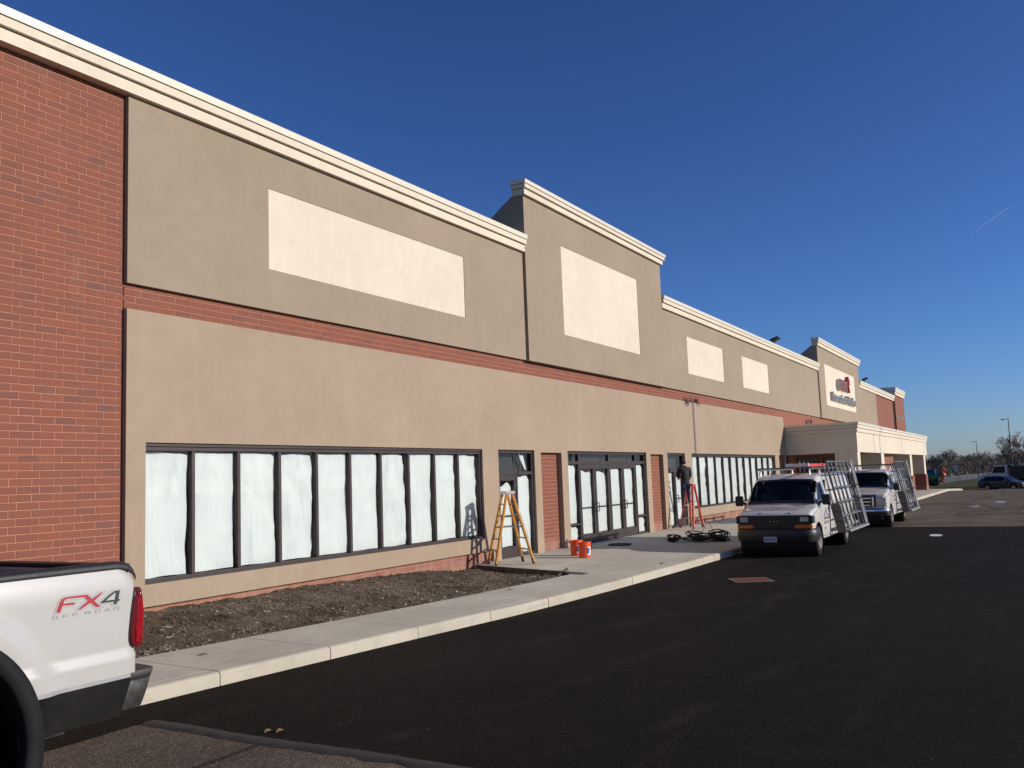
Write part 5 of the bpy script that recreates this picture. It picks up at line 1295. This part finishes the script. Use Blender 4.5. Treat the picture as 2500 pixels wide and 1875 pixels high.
# litter
rl_ = random.Random(12)
for i, (u, v, lab) in enumerate(((1246.5,1440,'small dead leaf on the narrow walk'),(497.,1599,'dead leaf on the walk beside the pickup'),(1617,1376.5,'crumpled dark rag on the entrance walk'),(657,1787,'brown leaf on the asphalt near the joint'),(686,1786.5,'yellowish leaf on the asphalt by the joint'))):
    p = on_z(u, v, .16 if i < 3 else .004); zz = wz(p.x, p.y) if i < 3 else .004; p = on_z(u, v, zz); m = MB(); r = .05 if i != 2 else .07
    P = [[(p.x+r*(a-.5)*1.8, p.y+r*(b-.5)*1.4*(1-abs(a-.5)), zz+.004+.02*math.sin(a*3)*abs(b-.5)*2) for b in (0,.25,.5,.75,1)] for a in (0,.2,.4,.6,.8,1)]
    m.grid(P); tag(m.build('leaf' if i != 2 else 'rag', LEAF if i != 2 else HOSEM, smooth=True), lab, 'leaf' if i != 2 else 'rag')

# ------------------------------------------------------------------ the far end of the lot
def patch(name, pts, z, mat):
    m = MB(); q = [on_z(u, v, z) for u, v in pts]; i = len(m.v); m.v += [(p.x, p.y, terr(p.x)+z) for p in q]; m.f.append(tuple(range(i, i+len(q)))); m.m.append(0); return struct(m.build(name, mat, keep=True))
patch('paint_patch', [(2268,1307),(2275,1304),(2290,1304),(2302,1306),(2296,1309),(2275,1309)], .004, WHITEPAINT)
patch('blue_paint_patch', [(2427,1227),(2436,1223),(2452,1223),(2458,1226),(2446,1228)], -.001, BLUEPAINT)
patch('blue_paint_patch', [(2362,1237),(2392,1233),(2388,1238)], -.001, BLUEPAINT)
m = MB()
for q in range(2): pass
# far road and the pale kerb beyond it
def far_strip(name, a, b, c, d, zoff, mat):
    def at(u, v):
        z = -1.0
        for _ in range(6): p = on_z(u, v, z+zoff); z = terr(p.x)
        return Vector((p.x, p.y, z+zoff))
    A, Bp, C_, D_ = at(*a), at(*b), at(*c), at(*d); ext = lambda p, q, t: p+(q-p)*t
    P = []
    for t in [-1.2+.25*k for k in range(13)]:
        l, r = ext(A, Bp, t), ext(D_, C_, t); P.append([(l.x, l.y, terr(l.x)+zoff), (r.x, r.y, terr(r.x)+zoff)])
    m = MB(); m.grid(P); return struct(m.build(name, mat, keep=True))
far_strip('road', (2300,1181), (2388,1167), (2388.5,1157.5), (2306,1167), -.008, simple('grey_road', (.13, .125, .12), .95, 0, .15, .3))
far_strip('road_kerb', (2306,1167), (2388.5,1157.5), (2388.5,1156.4), (2306,1165.6), .06, KERB)
m = MB(); P = []
for y in (-60, -20, 0, 3, 6.3): P.append([(112., y, terr(112)-.02), (112., y, terr(112)+.13), (112.18, y, terr(112)+.13), (112.18, y, terr(112)-.02)])
m.grid(P); struct(m.build('lot_kerb', KERB, keep=True))
# short grass tufts on the verge
m = MB(); rg = random.Random(5)
for _ in range(5200):
    x = rg.uniform(82, 128); y = rg.uniform(6.6, 11.5) if x < 101 else (rg.uniform(3.6, 12.) if x < 112 else rg.uniform(1.0, 12.))
    if x < 95 and y < 9.7: continue
    z = terr(x)-.03; h = rg.uniform(.05, .14); a = rg.uniform(0, 3.14); dx, dy = .03*math.cos(a), .03*math.sin(a); i = len(m.v)
    m.v += [(x-dx,y-dy,z),(x+dx,y+dy,z),(x+rg.uniform(-.04,.04),y+rg.uniform(-.04,.04),z+h)]; m.f.append((i,i+1,i+2)); m.m.append(0)
tag(m.build('grass', LAWN, keep=True), 'short winter grass on the verge beyond the lot', 'grass', kind='stuff')

def ground_at(u, v, z=0.):
    zz = -.5
    for _ in range(8): p = on_z(u, v, zz+z); zz = terr(p.x)
    return Vector((p.x, p.y, zz))
# lamp posts
def lamp_post(x, y, z, h, arm, label, heads=1, mat=POLED, grp='lamp posts'):
    T = thing('lamp_post', (x, y, z), label, 'lamp post', grp)
    m = MB(); m.lathe([(.26,0),(.26,.6),(.22,.66),(.09,.67)], (x,y,z), 'z', 14); m.build('base', KERB, T)
    m = MB(); m.tube([(x,y,z+.6),(x,y,z+h)], [.095,.06], 10); m.build('pole', mat, T, smooth=True)
    for k in range(heads):
        d = arm if k == 0 else (-arm[0], -arm[1])
        m = MB(); m.bar((x,y,z+h-.12),(x+d[0]*.8,y+d[1]*.8,z+h-.12),.06,.06); m.build('arm', mat, T)
        a = Vector((x+d[0]*.7,y+d[1]*.7,z+h-.14)); b = Vector((x+d[0]*1.5,y+d[1]*1.5,z+h-.16)); m = MB(); m.bar(a, b, .40, .14); m.build('lamp_head', mat, T, bevel=.03)
    return T
def post_at(utop, vtop, ubase, vbase, h, arm, label):
    """distance from the usual height of a lamp post, base set on the terrain"""
    d = ray(utop, vtop); b = ray(ubase, vbase)
    dist = h/((vbase-vtop)/F_PX); t = dist/Vector((d.x, d.y)).length if 0 else dist/d.dot(fw)
    x, y = d.x*t, d.y*t; zt = d.z*t+CAM_Z; z = terr(x)-.03
    return lamp_post(x, y, z, zt-z, arm, label)
SIDE = Vector((0, 1))
post_at(2460.8, 1021, 2474.5, 1150, 8.2, (0, .66), 'tallest lamp post, rising behind the dump truck')
post_at(2383, 1077, 2391, 1160, 7.5, (0, .64), 'lamp post standing just left of the dump truck cab')
post_at(2316.5, 1096, 2323.5, 1163, 7.5, (0, -.64), 'lamp post beyond the orange seahorse, arm pointing right')
post_at(2302, 1101, 2305, 1160, 7.5, (0, .6), 'faint distant lamp post in front of the tree line')
post_at(2380, 1107, 2383, 1155, 7.5, (0, .6), 'far lamp post low behind the second one')
for px, lab in ((32.85, 'tall parking-lot lamp post whose shadow falls on the wall above the worker'), (53.1, 'tall parking-lot lamp post whose shadow falls by the canopy')):
    t = 19.4; lamp_post(px+SX*t, YF+SY*t, 0, 11.45, (.55, .1), lab, 2)
# dump truck
g0 = ground_at(2392, 1187); DX, DY, DZ = g0.x+8, g0.y, terr(g0.x+8)
sc = 1.0
def at_scale(u, v, dist): d = ray(u, v); t = dist/d.dot(fw); return Vector((d.x*t, d.y*t, d.z*t+CAM_Z))
pd = at_scale(2396, 1186, 112); pd2 = at_scale(2500, 1190, 104); DZ = terr(108)
DT = thing('dump_truck', (109, 3.0, DZ), 'dark dump truck with white cab parked at the far edge of the lot', 'truck')
# it faces left in the picture (towards +Y), side to the camera
_d = ray(2391, 1165); DY0 = _d.y/_d.x*108.0
def D(x, y, z): return (108.0+x, DY0-y, DZ+z)      # x away, y back along the truck (towards -Y), z up
def dbox(m, x0, x1, y0, y1, z0, z1, mi=0): a, b = D(x0,y0,z0), D(x1,y1,z1); m.box(min(a[0],b[0]), max(a[0],b[0]), min(a[1],b[1]), max(a[1],b[1]), min(a[2],b[2]), max(a[2],b[2]), mi)
m = MB(); m.prism([(D(0,0,0)[1], DZ+.75),(D(0,0,0)[1], DZ+1.55),(D(0,1.1,0)[1], DZ+1.75),(D(0,1.45,0)[1], DZ+2.55),(D(0,2.7,0)[1], DZ+2.6),(D(0,2.7,0)[1], DZ+.75)], 'x', 108, 110.3); m.build('cab', VANW, DT, bevel=.06)
m = MB(); m.prism([(D(0,1.22,0)[1], DZ+1.80),(D(0,1.50,0)[1], DZ+2.46),(D(0,2.45,0)[1], DZ+2.48),(D(0,2.45,0)[1], DZ+1.78)], 'x', 107.985, 108.01); m.build('side_window', VGLASS, DT)
m = MB(); dbox(m, -.03, 2.33, -.16, .04, .45, .95); m.build('bumper', BLACKP, DT, bevel=.03)
m = MB(); m.prism([(D(0,2.8,0)[1], DZ+1.15),(D(0,2.8,0)[1], DZ+2.75),(D(0,3.3,0)[1], DZ+2.45),(D(0,7.6,0)[1], DZ+2.40),(D(0,7.9,0)[1], DZ+1.2),(D(0,7.5,0)[1], DZ+1.05)], 'x', 107.9, 110.4); m.build('dump_bed', DUMP, DT, bevel=.03)
for k in range(6): m = MB(); dbox(m, -.16, -.09, 3.3+.8*k, 3.42+.8*k, 1.12, 2.4); m.build('bed_rib', DUMP, DT)
m = MB(); dbox(m, -.1, .0, 2.6, 5.8, 2.78, 2.86); dbox(m, -.1, .0, 2.6, 5.5, 3.0, 3.06); dbox(m, -.1, .0, 2.75, 2.82, 2.4, 3.06); dbox(m, -.1, .0, 5.3, 5.38, 2.4, 3.05); m.build('tarp_frame', DUMP, DT)
m = MB(); dbox(m, .5, 1.8, .3, 7.6, .6, 1.1); m.build('chassis', BLACKP, DT)
def xwheel(T, x, y, z, r, wd):
    m = MB(); ri = r*.55; k = wd/2
    m.lathe([(ri,-k),(r*.9,-k),(r,-k*.7),(r,k*.7),(r*.9,k),(ri,k),(ri,-k)], (x,y,z), 'x', 24); w_ = m.build('wheel', RUBBER, T, smooth=True)
    m = MB(); m.lathe([(ri,-k+.02),(ri*.6,-k+.06),(.001,-k+.03)], (x,y,z), 'x', 20); m.build('rim', IRON, w_, smooth=True)
for yy in (1.0, 5.6, 6.9):
    for xx in (.15, 2.15): p = D(xx, yy, .52); xwheel(DT, p[0], p[1], p[2], .52, .32)
# dark blue car, nose to the right
_d = ray(2452, 1175); CX = 102.5; CYc = _d.y/_d.x*CX; CZg = terr(CX)
CR = thing('parked_car', (CX, CYc, CZg), 'dark blue estate car parked in front of the dump truck', 'car')
# lofted along its own axis, then turned
LC = Loft(0, 0, 0, [(0,.30,.62,.72,.66,.06),(.12,.24,.72,.82,.70,.08),(.9,.20,.88,.88,.72,.08),(1.15,.20,.95,.88,.70,.08),(1.9,.20,1.36,.88,.58,.09),(2.4,.20,1.43,.88,.57,.09),(3.6,.20,1.42,.88,.58,.09),(4.25,.22,1.15,.87,.62,.08),(4.5,.30,.85,.84,.66,.06)], [(.85,.31,.37),(3.5,.31,.37)], .88, 50)
def car_part(m, nm, mat, par, smooth=True):
    a = R_(62)                                           # nose towards -Y and the camera
    ca, sa = math.cos(a), math.sin(a); out = []
    for x, y, z in m.v:
        x -= 2.2; out.append((CX+x*ca-y*sa, CYc+x*sa+y*ca, CZg+z))
    m.v = out; return m.build(nm, mat, par, smooth=smooth, angle=35)
m = MB(); P = [[q for q in LC.section(x)] for x in LC.xs]; m.grid(P)
for r in (P[0], P[-1]): i = len(m.v); m.v += r; m.f.append(tuple(range(i, i+len(r)))); m.m.append(0)
car_part(m, 'body', NAVY, CR)
m = MB(); LC.top_patch(m, 1.22, 1.88, .68, .58); car_part(m, 'windscreen', VGLASS, CR)
for s in (-1, 1):
    m = MB(); LC.side_patch(m, ((1.5,.92),(2.5,.92)), ((2.0,1.30),(2.5,1.33)), s); car_part(m, 'side_window', VGLASS, CR)
    m = MB(); LC.side_patch(m, ((2.6,.92),(3.9,.92)), ((2.6,1.33),(3.7,1.30)), s); car_part(m, 'side_window', VGLASS, CR)
    m = MB(); m.box(.0, .25, s*.62-.14, s*.62+.14, .58, .70); car_part(m, 'headlight', LIGHTG, CR)
    m = MB(); m.box(1.55, 1.70, s*.98-.08, s*.98+.08, .93, 1.05); car_part(m, 'mirror', NAVY, CR)
    for x in (.85, 3.5):
        m = MB(); r = .31; m.lathe([(r*.6,-.1),(r*.92,-.1),(r,-.06),(r,.06),(r*.92,.1),(r*.6,.1),(r*.6,-.1)], (x,s*.78,.31), 'y', 22); w_ = car_part(m, 'wheel', RUBBER, CR)
        m = MB(); m.lathe([(r*.62,s*.09),(r*.3,s*.07),(.001,s*.08)], (x,s*.78,.31), 'y', 18); car_part(m, 'rim', RIMM, w_)
m = MB(); m.box(-.02, .05, -.5, .5, .40, .55); car_part(m, 'grille', CHROME, CR, False)
# signs and posts on the verge
def sign(u0, u1, v0, v1, vb, label, posts, mat):
    g = ground_at((u0+u1)/2, vb); k = g.x/ray((u0+u1)/2, vb).x
    def at(u, v): d = ray(u, v); t = g.x/d.x; return Vector((g.x, d.y*t, d.z*t+CAM_Z))
    T = thing('sign', tuple(g), label, 'sign'); a, b = at(u0, v0), at(u1, v1)
    m = MB(); m.box(g.x-.02, g.x+.02, min(a.y,b.y), max(a.y,b.y), min(a.z,b.z), max(a.z,b.z)); m.build('panel', mat, T)
    for u in posts: p = at(u, v1); m = MB(); m.tube([(g.x+.04,p.y,g.z-.05),(g.x+.04,p.y,max(a.z,b.z))], .035, 8); m.build('post', POLED, T)
    return T, at
SB, at_ = sign(2326.5, 2340.5, 1137.5, 1148.5, 1184, 'white notice board on two dark posts in the grass verge', (2335.5, 2342), INK_W)
for u in (2329, 2333.5, 2338):
    a, b = at_(u, 1140), at_(u+2.2, 1146); m = MB(); m.box(a.x-.028, a.x-.021, min(a.y,b.y), max(a.y,b.y), min(a.z,b.z), max(a.z,b.z)); m.build('board_mark', INK_K, SB)
sign(2281.5, 2285.5, 1146, 1158, 1191, 'small pale sign on one slim post beside the green shape', (2288,), INK_W)
g = ground_at(2362.5, 1172); m = MB(); m.box(g.x-.07, g.x+.07, g.y-.07, g.y+.07, g.z-.1, g.z+1.05*1.6); tag(m.build('marker_post', WHITEPAINT), 'lone white marker post in the grass', 'post')
# orange seahorse and green fish figures
g = ground_at(2304, 1178.5); k = g.x
def pxy(u, v): d = ray(u, v); t = k/d.x; return Vector((k, d.y*t, d.z*t+CAM_Z))
def zz2(a, b): return pxy(2270+a/9.617, 1080+b/9.617)
SH = thing('seahorse_figure', tuple(g), 'orange seahorse figure standing on the verge', 'figure')
path = [zz2(372,668), zz2(350,640), zz2(320,625), zz2(293,650), zz2(285,700), zz2(310,735), zz2(325,770), zz2(305,815), zz2(282,850), zz2(270,890), zz2(285,930), zz2(320,940), zz2(350,915), zz2(345,880), zz2(315,870), zz2(303,895)]
m = MB(); m.tube(path, [.06,.10,.20,.22,.20,.30,.36,.28,.18,.14,.13,.13,.12,.11,.09,.06], 12); m.build('body', ORANGE, SH, smooth=True)
m = MB(); m.tube([zz2(360,655), zz2(400,675)], [.08,.05], 8); m.build('snout', simple('pale_orange', (.75, .28, .14), .5), SH, smooth=True)
m = MB(); a = zz2(268,700); m.prism([(a.y, a.z-.35),(a.y+.25, a.z),(a.y, a.z+.35)], 'x', k-.05, k+.05); m.build('fin', ORANGE, SH)
m = MB()
for t in (600, 612): p = zz2(310, t); m.ell(p, (.10,.14,.12), 10, 6)
m.build('crest', ORANGE, SH)
GF = thing('fish_figure', tuple(ground_at(2284, 1184)), 'green and blue fish-shaped figure half hidden behind the pillar', 'figure')
m = MB(); p = zz2(70,760); m.ell(p, (.6,1.25,.95), 20, 12); m.build('body', BLUEP, GF, smooth=True)
m = MB(); q = [zz2(*t) for t in ((150,690),(205,700),(262,850),(215,820),(160,870))]; m.prism([(v.y, v.z) for v in q], 'x', k-.3, k-.1); m.build('fin', GREENP, GF)
m = MB(); q = [zz2(*t) for t in ((10,800),(90,770),(170,810),(150,880),(30,890))]; m.prism([(v.y, v.z) for v in q], 'x', k-.75, k-.35); m.build('belly', GREENP, GF)
# bush
def leafball(name, c, r, n, mat, label, cat, seed):
    rg = random.Random(seed); m = MB()
    for _ in range(n):
        d = Vector((rg.gauss(0,1), rg.gauss(0,1), rg.gauss(0,1))).normalized(); q = .55+.5*rg.random(); p = Vector((c[0]+d.x*r[0]*q, c[1]+d.y*r[1]*q, max(c[2]-r[2]+.05, c[2]+d.z*r[2]*q)))
        a = Vector((rg.gauss(0,1), rg.gauss(0,1), rg.gauss(0,1))).normalized()*.09; b = a.orthogonal().normalized()*.06; i = len(m.v); m.v += [tuple(p-a), tuple(p+b), tuple(p+a), tuple(p-b)]; m.f.append((i,i+1,i+2,i+3)); m.m.append(0)
    T = thing(name, (c[0], c[1], c[2]-r[2]), label, cat); m.build('foliage', mat, T)
    m = MB()
    for k in range(5): m.tube([(c[0],c[1],c[2]-r[2]),(c[0]+rg.uniform(-.4,.4)*r[0],c[1]+rg.uniform(-.5,.5)*r[1],c[2]+.2*r[2])], [.04,.015], 5)
    m.build('stem', BARK, T)
g = ground_at(2279, 1186); leafball('shrub', (g.x, g.y, g.z+.55), (.7,1.0,.6), 1500, simple('shrub_leaf', (.055, .045, .022), .9, 0, .4, 3.), 'low dark shrub under the green fish figure', 'shrub', 3)

# ------------------------------------------------------------------ winter trees
def grow(seed, h, spread=.55, depth=6, up_=.25, first=.22):
    rg = random.Random(seed); tr, cr = MB(), MB()
    def branch(p, d, L, r, lev):
        n = 3 if lev < 3 else 2; pts = [p]; rs = [r]
        for k in range(n):
            d = (d+Vector((rg.gauss(0,.16), rg.gauss(0,.16), rg.gauss(0,.10)+up_*.2))).normalized(); pts.append(pts[-1]+d*L/n); rs.append(r*(1-.32*(k+1)/n))
        (tr if lev < 2 else cr).tube(pts, rs, 7 if lev < 2 else 3, caps=False)
        if lev >= depth: return
        for k in range(3 if lev in (0, 1, 3) else rg.choice((2, 3))):
            ax = Vector((rg.gauss(0,1), rg.gauss(0,1), rg.gauss(0,.5))).normalized(); nd = (d+ax*rg.uniform(spread*.7, spread*1.5)+Vector((0,0,up_))).normalized()
            branch(pts[-1] if k < 2 else pts[rg.randint(1, n)], nd, L*rg.uniform(.62, .82), max(.016, rs[-1]*rg.uniform(.55, .75)), lev+1)
    branch(Vector((0,0,0)), Vector((0,0,1)), h*first, h*.022, 0); return tr, cr
protos = []
for sd2, hh, spd, dep in ((1, 9., .62, 7), (5, 9., .50, 7), (9, 9., .75, 7)):
    tr, cr = grow(sd2, hh, spd, dep); a = np.array(cr.v); k = 9./a[:, 2].max(); 
    for mbx in (tr, cr): mbx.v = [(x*k, y*k, z*k) for x, y, z in mbx.v]
    protos.append((tr.mesh('trunk', BARK), cr.mesh('crown', TWIG), a[:, :2].std()*k))
def tree(x, y, h, k, rz, label, wide=1., grp='bare trees beyond the lot'):
    T = thing('bare_tree', (x, y, terr(x)-.05), label, 'tree', grp); T.rotation_euler.z = rz; s = h/9.; T.scale = (s*wide, s*wide, s)
    for me, nm in ((protos[k][0], 'trunk'), (protos[k][1], 'crown')):
        o = bpy.data.objects.new(nm, me); col.objects.link(o); o.parent = T
    return T
def tree_at(u, vtop, dist, k, rz, label, wide=1.):
    d = ray(u, vtop); t = dist/d.dot(fw); x, y, zt = d.x*t, d.y*t, d.z*t+CAM_Z; return tree(x, y, zt-terr(x)+.05, k, rz, label, wide)
tree_at(2484, 1052, 150, 0, .3, 'large bare tree behind the dump truck bed', 1.35)
tree_at(2448, 1088, 165, 1, 1.3, 'bare tree to the right of the tallest lamp post base', 1.3)
tree_at(2520, 1046, 160, 2, 2.2, 'big bare tree at the right edge of the picture', 1.4)
tree_at(2423, 1106, 190, 2, 4., 'broad bare tree above the dump truck cab', 1.4)
tree_at(2385, 1100, 230, 0, 2., 'bare tree rising behind the second lamp post', 1.2)
tree_at(2334, 1096, 235, 1, 5., 'rounded bare tree right of the lamp post with the right arm', 1.4)
tree_at(2297, 1106, 240, 2, .9, 'bare tree directly above the orange seahorse', 1.4)
tree_at(2277, 1112, 230, 0, 3.3, 'bare tree next to the canopy end', 1.3)
tree_at(2358, 1105, 260, 1, 2.7, 'bare tree between the two right-hand lamp posts', 1.5)
# the wood behind them reads as one mass
m = MB(); tr, cr = grow(21, 9., .6, 5); V = np.array(cr.v+tr.v); F0 = [tuple(f) for f in cr.f]+[tuple(i+len(cr.v) for i in f) for f in tr.f]; V *= 9./V[:, 2].max()
rg = random.Random(8); allv = []; allf = []; off = 0
for i in range(150):
    u = rg.uniform(2235, 2600); dist = rg.uniform(250, 430); vt = rg.uniform(1108, 1124) if u < 2400 else rg.uniform(1096, 1118)
    d = ray(u, vt); t = dist/d.dot(fw); x, y, zt = d.x*t, d.y*t, d.z*t+CAM_Z; s = (zt-terr(x))/9.; a = rg.uniform(0, 6.28); wv = rg.uniform(1.1, 1.9)
    R2 = np.array([[math.cos(a)*s*wv, -math.sin(a)*s*wv, 0], [math.sin(a)*s*wv, math.cos(a)*s*wv, 0], [0, 0, s]]); q = V@R2.T+np.array([x, y, terr(x)-.05])
    allv += [tuple(p) for p in q]; allf += [tuple(k+off for k in f) for f in F0]; off += len(V)
me = bpy.data.meshes.new('far_wood'); me.from_pydata(allv, [], allf); me.materials.append(TWIGB); o = bpy.data.objects.new('far_wood', me); col.objects.link(o)
tag(o, 'brown leafless wood along the horizon', 'wood', kind='stuff')
# the wood on the other side of the lot, behind the viewer: it shows as the dark band mirrored in the glass
allv = []; allf = []; off = 0
for i in range(70):
    x = -70+4.2*i+rg.uniform(-1.5, 1.5); y = rg.uniform(-150, -112); s = rg.uniform(9, 13)/9.; a = rg.uniform(0, 6.28); wv = rg.uniform(1.2, 1.9)
    R2 = np.array([[math.cos(a)*s*wv, -math.sin(a)*s*wv, 0], [math.sin(a)*s*wv, math.cos(a)*s*wv, 0], [0, 0, s]]); q = V@R2.T+np.array([x, y, terr(x)-.05])
    allv += [tuple(p) for p in q]; allf += [tuple(k+off for k in f) for f in F0]; off += len(V)
me = bpy.data.meshes.new('wood'); me.from_pydata(allv, [], allf); me.materials.append(TWIGB); o = bpy.data.objects.new('wood', me); col.objects.link(o)
tag(o, 'leafless wood across the lot, seen only mirrored in the storefront glass', 'wood', kind='stuff')
# undergrowth at the foot of the wood
m = MB()
for i in range(9000):
    u = rg.uniform(2235, 2620); dist = rg.uniform(250, 420); d = ray(u, 1130); t = dist/d.dot(fw); x, y = d.x*t, d.y*t; z = terr(x)+abs(rg.gauss(0, 1.6)); i0 = len(m.v)
    a = Vector((rg.gauss(0,.4), rg.gauss(0,.4), rg.uniform(.3,1.2))); b = Vector((rg.gauss(0,.12), rg.gauss(0,.12), .1)); p = Vector((x, y, z)); m.v += [tuple(p), tuple(p+b), tuple(p+a)]; m.f.append((i0,i0+1,i0+2)); m.m.append(0)
tag(m.build('undergrowth', TWIGB, keep=True), 'tangled brown undergrowth below the far wood', 'undergrowth', kind='stuff')
# contrail
a_, b_ = ray(2372, 570).normalized()*11000, ray(2466, 504).normalized()*11500
cm = NB('contrail_ice'); tr_ = cm.n('BsdfTransparent'); df = cm.n('BsdfDiffuse'); df.inputs[0].default_value = (.85,.88,.95,1); mx_ = cm.n('MixShader'); mx_.inputs[0].default_value = .045; cm.l(tr_.outputs[0], mx_.inputs[1]); cm.l(df.outputs[0], mx_.inputs[2]); cm.l(mx_.outputs[0], cm.out.inputs[0])
m = MB(); m.tube([a_.lerp(b_, k/10)+Vector((0,0,CAM_Z)) for k in range(11)], [3,6,8,9,9,10,10,11,10,8,4], 8); tag(m.build('contrail', cm.m, keep=True, smooth=True), 'short faint contrail high in the blue sky at the right', 'contrail')
